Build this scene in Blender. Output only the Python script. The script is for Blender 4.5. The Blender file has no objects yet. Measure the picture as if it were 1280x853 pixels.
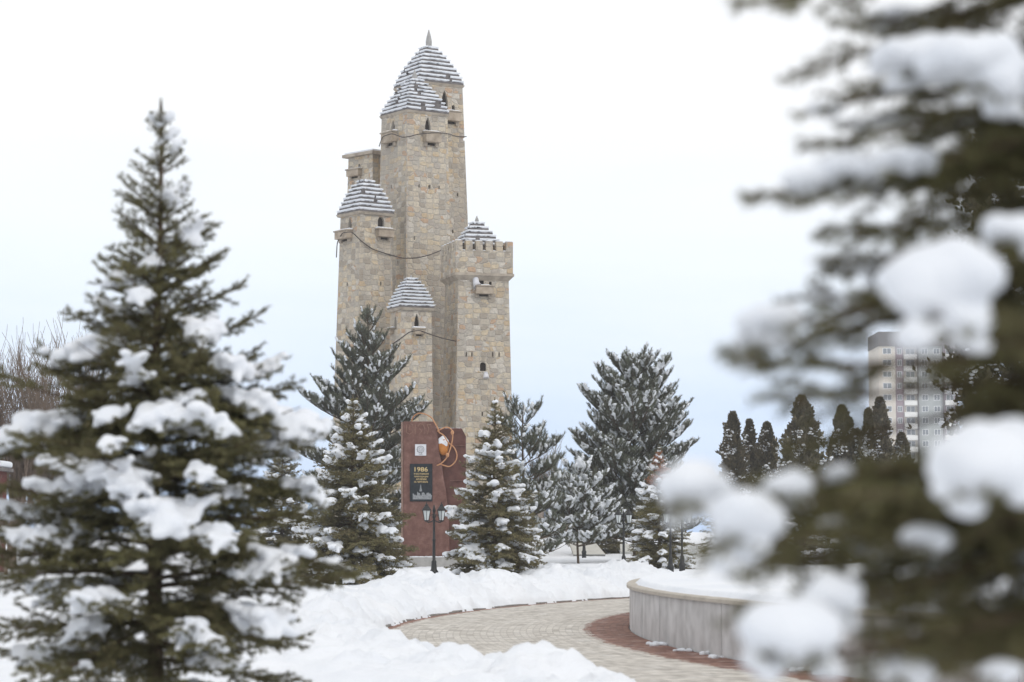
import bpy, math, random, colorsys
import numpy as np
from math import sin, cos, radians, pi, atan2, sqrt
from mathutils import Vector, Matrix, noise

S = bpy.context.scene
COL = S.collection

# ------------------------------------------------------------------ camera
F_PX = 3022.0          # focal length in pixels of the 1280 px wide photograph (85 mm)
HORIZON = 670.0
CAM_H = 1.6
PITCH = math.atan((HORIZON - 426.5) / F_PX)
cd = bpy.data.cameras.new('camera'); cam = bpy.data.objects.new('camera', cd); COL.objects.link(cam)
cam.location = (0, 0, CAM_H); cam.rotation_euler = (pi / 2 + PITCH, 0, 0)
cd.lens = F_PX / 1280 * 36; cd.sensor_width = 36; cd.clip_start = 0.1; cd.clip_end = 5000
cd.dof.use_dof = True; cd.dof.focus_distance = 88; cd.dof.aperture_fstop = 3.0
S.camera = cam

# ------------------------------------------------------------------ light
SUN_EL, SUN_AZ = radians(38), radians(140)      # azimuth measured clockwise from +Y (the view direction)
W = bpy.data.worlds.new('World'); S.world = W; W.use_nodes = True
nt = W.node_tree; nt.nodes.clear()
def wn(t, **k):
    n = nt.nodes.new(t)
    for a, b in k.items(): setattr(n, a, b)
    return n
sky = wn('ShaderNodeTexSky', sky_type='NISHITA', sun_disc=False, sun_elevation=SUN_EL, sun_rotation=SUN_AZ)
tc = wn('ShaderNodeTexCoord'); sep = wn('ShaderNodeSeparateXYZ'); nt.links.new(tc.outputs['Generated'], sep.inputs[0])
nz = wn('ShaderNodeTexNoise'); nz.inputs['Scale'].default_value = 5.0; nz.inputs['Detail'].default_value = 5
mp = wn('ShaderNodeMapping'); mp.inputs['Scale'].default_value = (1, 1, 5); nt.links.new(tc.outputs['Generated'], mp.inputs[0]); nt.links.new(mp.outputs[0], nz.inputs['Vector'])
ma = wn('ShaderNodeMath', operation='MULTIPLY_ADD'); ma.inputs[1].default_value = 0.08; nt.links.new(nz.outputs['Fac'], ma.inputs[0]); nt.links.new(sep.outputs['Z'], ma.inputs[2])
rp = wn('ShaderNodeValToRGB'); nt.links.new(ma.outputs[0], rp.inputs[0])
el = rp.color_ramp.elements
el[0].position = 0.02; el[0].color = (.41, .57, .85, 1)
el[1].position = 1.0; el[1].color = (1, 1, 1, 1)
for p, c in ((.055, (.44, .61, .90, 1)), (.10, (.67, .79, .98, 1)), (.15, (.86, .92, 1.0, 1)), (.22, (.97, .98, 1, 1))):
    e = el.new(p); e.color = c
sc_ = wn('ShaderNodeVectorMath', operation='SCALE'); sc_.inputs['Scale'].default_value = 10.0
nt.links.new(rp.outputs[0], sc_.inputs[0])
mx = wn('ShaderNodeMix', data_type='RGBA'); mx.inputs[0].default_value = 0.92
nt.links.new(sky.outputs[0], mx.inputs[6]); nt.links.new(sc_.outputs[0], mx.inputs[7])
bg = wn('ShaderNodeBackground'); bg.inputs['Strength'].default_value = 0.1
ow = wn('ShaderNodeOutputWorld'); nt.links.new(mx.outputs[2], bg.inputs[0]); nt.links.new(bg.outputs[0], ow.inputs[0])

sd = bpy.data.lights.new('sun', 'SUN'); sd.energy = 0.6; sd.angle = radians(14); sd.color = (1, .96, .9)
sun = bpy.data.objects.new('sun', sd); COL.objects.link(sun)
sdir = Vector((sin(SUN_AZ) * cos(SUN_EL), cos(SUN_AZ) * cos(SUN_EL), sin(SUN_EL)))
sun.rotation_euler = sdir.to_track_quat('Z', 'Y').to_euler()
S.view_settings.view_transform = 'Standard'; S.view_settings.look = 'None'
S.view_settings.exposure = 0.17; S.view_settings.gamma = 1
S.cycles.use_denoising = True; S.cycles.max_bounces = 6; S.cycles.diffuse_bounces = 4
S.cycles.transparent_max_bounces = 4

HAZE = .00034
S.cycles.volume_bounces = 2
# ------------------------------------------------------------------ helpers
def P(px, py, Y):
    """point at distance Y that the photograph shows at pixel (px, py)"""
    u = (px - 640) / F_PX; v = (426.5 - py) / F_PX
    dy = cos(PITCH) - v * sin(PITCH); dz = sin(PITCH) + v * cos(PITCH)
    return Vector((u * Y / dy, Y, CAM_H + dz * Y / dy))
def RAY(px, py):
    p = P(px, py, 1.0) - Vector((0, 0, CAM_H)); return p
def fbm(x, y, o=4):
    return noise.fractal(Vector((x, y, 0)), 1.0, 2.0, o)

class MB:
    """collects vertices and faces (k-gons, material index per chunk) and links them as ONE mesh object"""
    def __init__(s): s.v = []; s.n = 0; s.f = []; s.uv = None
    def add(s, V, F, m=0):
        V = np.asarray(V, dtype=np.float64).reshape(-1, 3)
        F = np.asarray(F, dtype=np.int64)
        s.v.append(V); s.f.append((F + s.n, m)); s.n += len(V)
    def poly(s, V, fs, m=0):
        V = np.asarray([tuple(p) for p in V], dtype=np.float64); s.v.append(V)
        for f in fs: s.f.append((np.array([f]) + s.n, m))
        s.n += len(V)
    def box(s, c, d, rz=0, m=0, taper=1.0):
        c = Vector(c); hx, hy, hz = d[0] / 2, d[1] / 2, d[2] / 2; V = []
        for z, t in ((-hz, 1), (hz, taper)):
            for x, y in ((-hx, -hy), (hx, -hy), (hx, hy), (-hx, hy)):
                x *= t; y *= t
                V.append((c.x + x * cos(rz) - y * sin(rz), c.y + x * sin(rz) + y * cos(rz), c.z + z))
        s.add(V, [(0, 3, 2, 1), (4, 5, 6, 7), (0, 1, 5, 4), (1, 2, 6, 5), (2, 3, 7, 6), (3, 0, 4, 7)], m)
    def prism(s, pts, off, m=0):
        """polygon pts (3D) extruded by vector off"""
        n = len(pts); a = [Vector(p) for p in pts]; b = [p + Vector(off) for p in a]
        fs = [tuple(range(n - 1, -1, -1)), tuple(range(n, 2 * n))] + [(i, (i + 1) % n, n + (i + 1) % n, n + i) for i in range(n)]
        s.poly(a + b, fs, m)
    def tube(s, pts, rad, k=6, m=0, cap=True):
        pts = np.asarray([tuple(p) for p in pts], dtype=float); n = len(pts)
        rad = np.full(n, rad) if np.isscalar(rad) else np.asarray(rad, dtype=float)
        t = np.gradient(pts, axis=0); t /= np.linalg.norm(t, axis=1)[:, None] + 1e-9
        ref = np.array([0, 0, 1.]) if abs(t[:, 2]).mean() < .8 else np.array([1., 0, 0])
        u = np.cross(t, ref); u /= np.linalg.norm(u, axis=1)[:, None] + 1e-9; w = np.cross(t, u)
        a = np.arange(k) * 2 * pi / k
        V = pts[:, None] + rad[:, None, None] * (u[:, None] * np.cos(a)[None, :, None] + w[:, None] * np.sin(a)[None, :, None])
        i = np.arange(n - 1)[:, None] * k; j = np.arange(k)[None]; j2 = (j + 1) % k
        Fq = np.stack([i + j, i + j2, i + k + j2, i + k + j], -1).reshape(-1, 4)
        s.add(V.reshape(-1, 3), Fq, m)
        if cap: 
            s.f.append((np.array([np.arange(k)]) + s.n - n * k, m)); s.f.append((np.array([np.arange(k)[::-1]]) + s.n - k, m))
    def lathe(s, prof, c=(0, 0, 0), k=16, m=0, rz=0):
        V = []; n = len(prof); a = np.arange(k) * 2 * pi / k + rz
        for r, z in prof: V += [(c[0] + r * cos(q), c[1] + r * sin(q), c[2] + z) for q in a]
        Fq = [(i * k + j, i * k + (j + 1) % k, (i + 1) * k + (j + 1) % k, (i + 1) * k + j) for i in range(n - 1) for j in range(k)]
        s.add(V, Fq, m)
        s.f.append((np.array([np.arange(k)[::-1]]) + s.n - n * k, m)); s.f.append((np.array([np.arange(k)]) + s.n - k, m))
    def mesh(s, name, mats, smooth=False):
        me = bpy.data.meshes.new(name)
        V = np.concatenate(s.v); me.vertices.add(len(V)); me.vertices.foreach_set('co', V.ravel())
        loops = np.concatenate([f.ravel() for f, m in s.f]); tot = np.concatenate([np.full(len(f), f.shape[1]) for f, m in s.f])
        mi = np.concatenate([np.full(len(f), m) for f, m in s.f])
        me.loops.add(len(loops)); me.loops.foreach_set('vertex_index', loops)
        me.polygons.add(len(tot)); st = np.concatenate([[0], np.cumsum(tot)[:-1]])
        me.polygons.foreach_set('loop_start', st); me.polygons.foreach_set('loop_total', tot)
        me.polygons.foreach_set('material_index', mi)
        me.polygons.foreach_set('use_smooth', np.full(len(tot), smooth))
        for m in (mats if isinstance(mats, (list, tuple)) else [mats]): me.materials.append(m)
        me.update(calc_edges=True); me.validate(); return me
    def build(s, name, mats, parent=None, smooth=False):
        return link(name, s.mesh(name, mats, smooth), parent)

def link(name, data, parent=None, loc=None):
    o = bpy.data.objects.new(name, data); COL.objects.link(o)
    if parent: o.parent = parent
    if loc is not None: o.location = loc
    return o
def tag(o, label=None, cat=None, group=None, kind=None):
    if label: o['label'] = label
    if cat: o['category'] = cat
    if group: o['group'] = group
    if kind: o['kind'] = kind
    return o
def empty(name, loc, label=None, cat=None, group=None, rz=0):
    o = link(name, None, None, loc); o.rotation_euler = (0, 0, rz); o.empty_display_size = .2
    return tag(o, label, cat, group)
def kids(o, allo): return [c for c in allo if c.parent == o]
def copy_tree(root, loc, rz=0, scale=1, label=None):
    allo = list(bpy.data.objects)
    r = root.copy(); COL.objects.link(r); r.location = loc; r.rotation_euler = (0, 0, rz); r.scale = (scale,) * 3
    if label: r['label'] = label
    for ch in kids(root, allo):
        c = ch.copy(); COL.objects.link(c); c.parent = r
        for g in kids(ch, allo):
            d = g.copy(); COL.objects.link(d); d.parent = c
    return r
def fix_normals(o):
    import bmesh
    b = bmesh.new(); b.from_mesh(o.data); bmesh.ops.recalc_face_normals(b, faces=b.faces); b.to_mesh(o.data); b.free(); return o
def bevel(o, w, seg=2):
    m = o.modifiers.new('bevel', 'BEVEL'); m.width = w; m.segments = seg; m.limit_method = 'ANGLE'; return o

# ------------------------------------------------------------------ materials
def mat(name, col=(.5, .5, .5), rough=.7, metal=0, spec=.3):
    m = bpy.data.materials.new(name); m.use_nodes = True; b = m.node_tree.nodes['Principled BSDF']
    b.inputs['Base Color'].default_value = (*col, 1); b.inputs['Roughness'].default_value = rough
    b.inputs['Metallic'].default_value = metal; b.inputs['Specular IOR Level'].default_value = spec
    return m
def N(m, t, **k):
    n = m.node_tree.nodes.new(t)
    for a, b in k.items(): setattr(n, a, b)
    return n
def L(m, a, b): m.node_tree.links.new(a, b)
def ramp(m, fac, stops, interp='LINEAR'):
    r = N(m, 'ShaderNodeValToRGB'); e = r.color_ramp.elements; r.color_ramp.interpolation = interp
    e[0].position, e[0].color = stops[0][0], (*stops[0][1], 1); e[1].position, e[1].color = stops[-1][0], (*stops[-1][1], 1)
    for p, c in stops[1:-1]:
        x = e.new(p); x.color = (*c, 1)
    L(m, fac, r.inputs[0]); return r.outputs[0]
def tnoise(m, scale, detail=4, rough=.55, vec=None, mapscale=None, coord='Object'):
    n = N(m, 'ShaderNodeTexNoise'); n.inputs['Scale'].default_value = scale; n.inputs['Detail'].default_value = detail; n.inputs['Roughness'].default_value = rough
    c = N(m, 'ShaderNodeTexCoord'); v = vec or c.outputs[coord]
    if mapscale:
        q = N(m, 'ShaderNodeMapping'); q.inputs['Scale'].default_value = mapscale; L(m, v, q.inputs[0]); v = q.outputs[0]
    L(m, v, n.inputs['Vector']); return n
def bump(m, h, strength, dist=.02):
    b = N(m, 'ShaderNodeBump'); b.inputs['Strength'].default_value = strength; b.inputs['Distance'].default_value = dist
    L(m, h, b.inputs['Height']); L(m, b.outputs[0], m.node_tree.nodes['Principled BSDF'].inputs['Normal']); return b
def base(m, c): L(m, c, m.node_tree.nodes['Principled BSDF'].inputs['Base Color'])
def mixc(m, a, b, f, mode='MIX'):
    x = N(m, 'ShaderNodeMix', data_type='RGBA', blend_type=mode)
    for s, v in ((x.inputs[6], a), (x.inputs[7], b)):
        if isinstance(v, tuple): s.default_value = (*v, 1)
        else: L(m, v, s)
    if isinstance(f, (int, float)): x.inputs[0].default_value = f
    else: L(m, f, x.inputs[0])
    return x.outputs[2]

def snow_mat(name, sc, strength, dist):
    m = mat(name, (.86, .875, .90), .75, 0, .15)
    n = tnoise(m, sc, 6, .6); bump(m, n.outputs['Fac'], strength, dist)
    n2 = tnoise(m, sc * .12, 3, .5)
    base(m, ramp(m, n2.outputs['Fac'], [(.3, (.735, .76, .80)), (.7, (.80, .815, .84))])); return m
M = {}
M['snow'] = snow_mat('ground_snow', 6, .5, .06)
M['tsnow'] = snow_mat('tree_snow', 40, .25, .01)
def needle_mat(name, c1, c2, c3):
    m = mat(name, c1, .6, 0, .25)
    g = N(m, 'ShaderNodeNewGeometry')
    col = ramp(m, g.outputs['Random Per Island'], [(0, c1), (.6, c2), (1, c3)])
    n = tnoise(m, 1.7, 3)
    f = N(m, 'ShaderNodeMath', operation='MULTIPLY_ADD'); f.inputs[1].default_value = 1.0; f.inputs[2].default_value = 0.0; L(m, n.outputs['Fac'], f.inputs[0])
    base(m, mixc(m, col, tuple(x * 1.6 for x in c2), ramp(m, n.outputs['Fac'], [(.45, (0, 0, 0)), (.7, (1, 1, 1))])))
    return m
M['spruce'] = needle_mat('spruce_needles', (.090, .090, .042), (.125, .118, .052), (.19, .15, .075))
M['spruce_mid'] = needle_mat('weathered_spruce_needles', (.105, .102, .052), (.155, .14, .066), (.24, .18, .09))
M['pine'] = needle_mat('pine_needles', (.082, .095, .068), (.125, .138, .10), (.21, .20, .15))
M['thuja'] = needle_mat('thuja_foliage', (.065, .06, .038), (.105, .09, .055), (.17, .135, .085))
M['bark'] = mat('bark', (.09, .065, .045), .9, 0, .1)
_n = tnoise(M['bark'], 30, 5, .6, mapscale=(1, 1, .2)); base(M['bark'], ramp(M['bark'], _n.outputs['Fac'], [(.3, (.05, .035, .025)), (.7, (.15, .11, .08))])); bump(M['bark'], _n.outputs['Fac'], .6, .01)
M['twig'] = mat('bare_twig', (.17, .13, .10), .9, 0, .1)
M['orange_twig'] = mat('orange_dead_needles', (.38, .17, .09), .9, 0, .1)
M['black'] = mat('black_painted_iron', (.018, .019, .02), .45, 0, .4)
M['glass'] = mat('frosted_lantern_glass', (.62, .66, .66), .25, 0, .5)
M['wire'] = mat('dark_cable', (.07, .06, .055), .7)
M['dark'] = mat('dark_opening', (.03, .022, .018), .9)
M['slate'] = mat('slate_course', (.20, .18, .18), .85)
_n = tnoise(M['slate'], 3, 5); base(M['slate'], ramp(M['slate'], _n.outputs['Fac'], [(.3, (.10, .09, .09)), (.7, (.22, .20, .19))]))

def stone_mat():
    m = mat('rubble_stone', rough=.9, spec=.15)
    uv = N(m, 'ShaderNodeUVMap')
    q = N(m, 'ShaderNodeMapping'); q.inputs['Scale'].default_value = (2.5, 3.7, 1); L(m, uv.outputs[0], q.inputs[0])
    dn = N(m, 'ShaderNodeTexNoise'); dn.inputs['Scale'].default_value = 1.3; L(m, uv.outputs[0], dn.inputs['Vector'])
    dv = N(m, 'ShaderNodeVectorMath', operation='MULTIPLY_ADD'); dv.inputs[1].default_value = (.25, .25, 0); L(m, dn.outputs['Color'], dv.inputs[0]); L(m, q.outputs[0], dv.inputs[2])
    def vor(scale, feat='F1'):
        v = N(m, 'ShaderNodeTexVoronoi', voronoi_dimensions='2D', feature=feat)
        if feat == 'F1': v.distance = 'CHEBYCHEV'
        v.inputs['Scale'].default_value = scale; v.inputs['Randomness'].default_value = .6; L(m, dv.outputs[0], v.inputs['Vector']); return v
    v1 = vor(1.0); v2 = N(m, 'ShaderNodeTexVoronoi', voronoi_dimensions='2D', feature='F2', distance='CHEBYCHEV'); v2.inputs['Scale'].default_value = 1; v2.inputs['Randomness'].default_value = .6; L(m, dv.outputs[0], v2.inputs['Vector'])
    ed = N(m, 'ShaderNodeMath', operation='SUBTRACT'); L(m, v2.outputs['Distance'], ed.inputs[0]); L(m, v1.outputs['Distance'], ed.inputs[1])
    sp = N(m, 'ShaderNodeSeparateColor'); L(m, v1.outputs['Color'], sp.inputs[0])
    big = N(m, 'ShaderNodeTexNoise'); big.inputs['Scale'].default_value = .35; big.inputs['Detail'].default_value = 5; L(m, uv.outputs[0], big.inputs['Vector'])
    ad = N(m, 'ShaderNodeMath', operation='MULTIPLY_ADD'); ad.inputs[1].default_value = 1.15; L(m, big.outputs['Fac'], ad.inputs[0])
    sb = N(m, 'ShaderNodeMath', operation='SUBTRACT'); sb.inputs[1].default_value = .55; L(m, sp.outputs[0], sb.inputs[0]); L(m, sb.outputs[0], ad.inputs[2])
    c = ramp(m, ad.outputs[0], [(0, (.33, .28, .22)), (.12, (.54, .46, .35)), (.26, (.44, .40, .34)), (.38, (.62, .54, .41)), (.50, (.50, .44, .35)), (.62, (.62, .50, .33)), (.72, (.55, .40, .23)), (.80, (.63, .58, .50)), (.90, (.50, .31, .18)), (.97, (.40, .35, .30))], 'CONSTANT')
    fine = N(m, 'ShaderNodeTexNoise'); fine.inputs['Scale'].default_value = 9; fine.inputs['Detail'].default_value = 5; L(m, uv.outputs[0], fine.inputs['Vector'])
    c = mixc(m, c, ramp(m, fine.outputs['Fac'], [(.3, (.55, .55, .55)), (.7, (1.15, 1.12, 1.1))]), .7, 'MULTIPLY')
    # weather stains running down
    st = N(m, 'ShaderNodeTexNoise'); st.inputs['Scale'].default_value = 1; st.inputs['Detail'].default_value = 4
    qm = N(m, 'ShaderNodeMapping'); qm.inputs['Scale'].default_value = (1.2, .12, 1); L(m, uv.outputs[0], qm.inputs[0]); L(m, qm.outputs[0], st.inputs['Vector'])
    c = mixc(m, c, (.28, .24, .20), ramp(m, st.outputs['Fac'], [(.48, (0, 0, 0)), (.72, (.7, .7, .7))]))
    mort = ramp(m, ed.outputs[0], [(.02, (.75, .75, .75)), (.12, (0, 0, 0))])
    c = mixc(m, mixc(m, c, (.53, .48, .41), .28), (.46, .42, .37), mort)
    base(m, c)
    hh = N(m, 'ShaderNodeMath', operation='MULTIPLY_ADD'); hh.inputs[1].default_value = .5; L(m, fine.outputs['Fac'], hh.inputs[0]); L(m, ramp(m, ed.outputs[0], [(.0, (0, 0, 0)), (.2, (1, 1, 1))]), hh.inputs[2])
    bump(m, hh.outputs[0], .7, .045)
    return m
M['stone'] = stone_mat()
M['dressed'] = mat('dressed_stone', (.40, .36, .30), .9)
_n = tnoise(M['dressed'], 2.5, 6); base(M['dressed'], ramp(M['dressed'], _n.outputs['Fac'], [(.3, (.27, .23, .19)), (.55, (.42, .36, .29)), (.75, (.50, .44, .36))])); bump(M['dressed'], _n.outputs['Fac'], .5, .05)
M['brownbox'] = mat('weathered_balcony_board', (.28, .20, .15), .9)
_n = tnoise(M['brownbox'], 2.5, 6); base(M['brownbox'], ramp(M['brownbox'], _n.outputs['Fac'], [(.3, (.30, .24, .18)), (.7, (.50, .42, .33))]))

def granite():
    m = mat('red_brown_granite', rough=.5, spec=.35)
    n = tnoise(m, 3.5, 8, .65); n2 = tnoise(m, 30, 3); 
    c = ramp(m, n.outputs['Fac'], [(.3, (.10, .042, .032)), (.5, (.155, .07, .053)), (.7, (.23, .125, .10))])
    c = mixc(m, c, ramp(m, n2.outputs['Fac'], [(.3, (.7, .7, .7)), (.7, (1.2, 1.2, 1.2))]), .6, 'MULTIPLY')
    base(m, c); bump(m, n.outputs['Fac'], .4, .03); return m
M['granite'] = granite()

def mottled(name, a, b, scale, rough=.8, bs=.3, bd=.02, ms=None, detail=6):
    m = mat(name, a, rough, 0, .2); n = tnoise(m, scale, detail, .6, mapscale=ms)
    base(m, ramp(m, n.outputs['Fac'], [(.3, a), (.7, b)])); bump(m, n.outputs['Fac'], bs, bd); return m
M['plaque'] = mottled('black_polished_granite', (.012, .016, .02), (.03, .035, .04), 8, .25, .05)
M['whitepl'] = mottled('white_plaque_enamel', (.62, .62, .66), (.70, .70, .72), 5, .4, .05)
M['gold'] = mat('gilt_letters', (.62, .47, .22), .4, 0, .5)
M['greyetch'] = mottled('grey_engraving', (.16, .17, .18), (.34, .35, .36), 25, .7)
M['orange'] = mottled('orange_bronze', (.40, .14, .03), (.58, .24, .06), 6, .45, .3)
M['rope'] = mottled('rusty_orange_cable', (.42, .20, .10), (.60, .33, .18), 30, .8)
M['plinth'] = mottled('grey_plinth_stone', (.30, .29, .28), (.42, .41, .39), 4)
M['slab'] = mottled('pale_concrete_slab', (.50, .49, .45), (.58, .57, .53), 3)
def wall_mat():
    m = mat('limestone_cladding', rough=.75, spec=.25)
    tcn = N(m, 'ShaderNodeUVMap')
    v = N(m, 'ShaderNodeTexNoise'); v.inputs['Scale'].default_value = 1; v.inputs['Detail'].default_value = 3
    q = N(m, 'ShaderNodeMapping'); q.inputs['Scale'].default_value = (1.1, .55, 1); L(m, tcn.outputs[0], q.inputs[0]); L(m, q.outputs[0], v.inputs['Vector'])
    b = N(m, 'ShaderNodeTexNoise'); b.inputs['Scale'].default_value = 2.5; b.inputs['Detail'].default_value = 7; L(m, tcn.outputs[0], b.inputs['Vector'])
    c1 = ramp(m, v.outputs['Fac'], [(.3, (.47, .46, .455)), (.5, (.53, .52, .515)), (.7, (.58, .57, .565))])
    c2 = ramp(m, b.outputs['Fac'], [(.3, (.66, .65, .64)), (.6, (1.05, 1.05, 1.05))])
    base(m, mixc(m, c1, c2, .8, 'MULTIPLY')); bump(m, b.outputs['Fac'], .15, .01); return m
M['clad'] = wall_mat()
M['coping'] = mottled('coping_stone', (.38, .34, .29), (.50, .46, .40), 3, .8)

# ------------------------------------------------------------------ the plan: a paved ring walk round a raised terrace
CX, CY, RW, RO = 48.0, 40.6, 46.0, 50.2
def ringd(x, y): return sqrt((x - CX) ** 2 + (y - CY) ** 2) - RO
def sm(a, b, x):
    t = min(1, max(0, (x - a) / (b - a))); return t * t * (3 - 2 * t)
PILES = [  # x, y, sx, sy, height : heaps thrown up by the plough
    (.42, 22.3, .50, .9, .085), (.05, 21.8, .30, .6, .05), (.80, 22.6, .30, .8, .07), (-1.1, 22.5, .7, 1.2, .05),
    (-2.9, 41, .5, 1.6, .26), (-3.4, 46, .9, 2, .24), (-2.6, 50.5, .7, 1.5, .26), (-1.5, 54.5, .8, 1.4, .34), (-.3, 58, .9, 1.4, .28), (1.2, 62, .9, 1.3, .34), (2.6, 66, 1.0, 1.5, .36),
    (-4.8, 40, .9, 2.5, .14), (-1.9, 33.5, .4, 1.6, .18), (-1.3, 28, .5, 1.8, .12), (3.4, 73, 1.4, 2.0, .5), (1.3, 70, 1.2, 2, .42), (-.6, 66, 1.0, 2, .36), (-2.6, 62, 1.0, 2, .36), (-4.9, 55, 1.2, 2, .28)]
def gz(x, y, detail=True):
    d = ringd(x, y)
    if d < -.35: 
        h = -.15
    else:
        e = .16 * fbm(x * 1.3, y * 1.3) + .07 * fbm(x * 5, y * 5, 2) if (detail and d < 2) else 0
        w = sm(-.08, .16, d + e)
        h = -.15 + w * .22 + .23 * sm(.1, 1.25, d + 2.2 * e)
        if detail and d < 3.5 and 0 < y < 120: h += w * (.05 + .16 * fbm(x * 2.1, y * 1.3, 5) + .045 * fbm(x * 7, y * 5, 3)) * (1 - sm(1.5, 3.5, d))
        if d < 3: h += w * .10 * math.exp(-((d - .7) / .6) ** 2) * (.8 + .9 * fbm(x * .8, y * .8, 2))
    if d > -.35:
        w = sm(-.05, .5, d)
        for a, b, sx, sy, hh in PILES:
            qx = (x - a) / sx; qy = (y - b) / sy
            if abs(qx) < 3 and abs(qy) < 3: h += w * hh * math.exp(-qx * qx - qy * qy) * (1 + .5 * fbm(x * 3, y * 3, 3))
        if detail and y < 140 and abs(x) < 40:
            h += w * (.055 * fbm(x * .7, y * .7, 3) + .025 * fbm(x * 3.1, y * 3.1, 3))
    k_ = sm(1.0, 1.6, x) * (1 - sm(22.5, 25, y)) * sm(14, 16, y) * (1 - sm(4, 5, x)); h = h * (1 - k_) - .15 * k_
    h += .30 * sm(78, 135, y) + 1.6 * sm(150, 400, y)
    h += 1.45 * math.exp(-((x - 5.2) / 4.5) ** 2 - ((y - 140) / 9.0) ** 2) 
    h += .75 * math.exp(-((x - 14) / 5) ** 2 - ((y - 128) / 9) ** 2)
    return h

def axis(segs):
    out = []
    for a, b, n in segs: out += list(np.linspace(a, b, n, endpoint=False))
    out.append(segs[-1][1]); return out
xs = axis([(-700, -100, 14), (-100, -14, 22), (-14, -6, 50), (-6, 5, 170), (5, 14, 60), (14, 100, 24), (100, 700, 14)])
ys = axis([(-60, 12, 14), (12, 19, 24), (19, 26, 100), (26, 70, 380), (70, 100, 110), (100, 150, 60), (150, 300, 20), (300, 900, 12)])
nx, ny = len(xs), len(ys)
V = np.array([(x, y, gz(x, y)) for y in ys for x in xs])
i = np.arange(ny - 1)[:, None] * nx; j = np.arange(nx - 1)[None]
Fq = np.stack([i + j, i + j + 1, i + nx + j + 1, i + nx + j], -1).reshape(-1, 4)
b = MB(); b.add(V, Fq); o = b.build('snow_ground', M['snow'], smooth=True); tag(o, 'deep white snow covering the park ground with ploughed heaps', kind='structure')

# paved ring walk
_k = mat('kerb_stone', (.2, .19, .18), .9); M['kerb'] = _k; _n = tnoise(_k, 5, 5); base(_k, ramp(_k, _n.outputs['Fac'], [(.3, (.13, .12, .11)), (.7, (.27, .25, .23))]))
def paving():
    m = mat('clay_and_cream_pavers', rough=.8, spec=.2)
    tcn = N(m, 'ShaderNodeUVMap')                    # u = metres along the walk, v = radial metres from the wall
    br = N(m, 'ShaderNodeTexBrick', offset=.5); br.inputs['Scale'].default_value = 1
    for k, v in (('Brick Width', .22), ('Row Height', .11), ('Mortar Size', .006), ('Bias', 0.0)): br.inputs[k].default_value = v
    br.inputs['Color1'].default_value = (0, 0, 0, 1); br.inputs['Color2'].default_value = (1, 1, 1, 1)
    L(m, tcn.outputs[0], br.inputs['Vector'])
    cream = ramp(m, br.outputs['Color'], [(0, (.42, .39, .35)), (.35, (.54, .51, .465)), (.7, (.60, .57, .52)), (1, (.66, .625, .57))])
    red = ramp(m, br.outputs['Color'], [(0, (.19, .095, .072)), (.5, (.26, .14, .105)), (1, (.33, .19, .145))])
    sp = N(m, 'ShaderNodeSeparateXYZ'); L(m, tcn.outputs[0], sp.inputs[0])
    bandn = N(m, 'ShaderNodeTexWhiteNoise', noise_dimensions='1D')
    fl = N(m, 'ShaderNodeMath', operation='SNAP'); fl.inputs[1].default_value = .11; L(m, sp.outputs[0], fl.inputs[0]); L(m, fl.outputs[0], bandn.inputs['W'])
    e = N(m, 'ShaderNodeMath', operation='MULTIPLY_ADD'); e.inputs[1].default_value = .16; L(m, bandn.outputs['Value'], e.inputs[0]); L(m, sp.outputs[1], e.inputs[2])
    g1 = N(m, 'ShaderNodeMath', operation='LESS_THAN'); g1.inputs[1].default_value = .82; L(m, e.outputs[0], g1.inputs[0])
    g2 = N(m, 'ShaderNodeMath', operation='GREATER_THAN'); g2.inputs[1].default_value = 4.12; L(m, e.outputs[0], g2.inputs[0])
    mxx = N(m, 'ShaderNodeMath', operation='MAXIMUM'); L(m, g1.outputs[0], mxx.inputs[0]); L(m, g2.outputs[0], mxx.inputs[1])
    c = mixc(m, cream, red, mxx.outputs[0])
    q = N(m, 'ShaderNodeMapping'); q.inputs['Scale'].default_value = (2.6, .8, 1); L(m, tcn.outputs[0], q.inputs[0])
    d = N(m, 'ShaderNodeTexNoise'); d.inputs['Scale'].default_value = 1.6; d.inputs['Detail'].default_value = 7; d.inputs['Roughness'].default_value = .65; L(m, q.outputs[0], d.inputs['Vector'])
    c = mixc(m, c, ramp(m, d.outputs['Fac'], [(.35, (.55, .53, .50)), (.5, (.88, .87, .86)), (.65, (1.08, 1.08, 1.08))]), .85, 'MULTIPLY')
    c = mixc(m, c, mixc(m, c, (.2, .17, .15), .13), br.outputs['Fac'])
    # thin leftover snow
    s2 = N(m, 'ShaderNodeTexNoise'); s2.inputs['Scale'].default_value = 3.0; s2.inputs['Detail'].default_value = 8; L(m, q.outputs[0], s2.inputs['Vector'])
    c = mixc(m, c, (.8, .81, .83), ramp(m, s2.outputs['Fac'], [(.60, (0, 0, 0)), (.70, (.55, .55, .55))]))
    base(m, c); bump(m, br.outputs['Fac'], -.5, .01); return m
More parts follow.
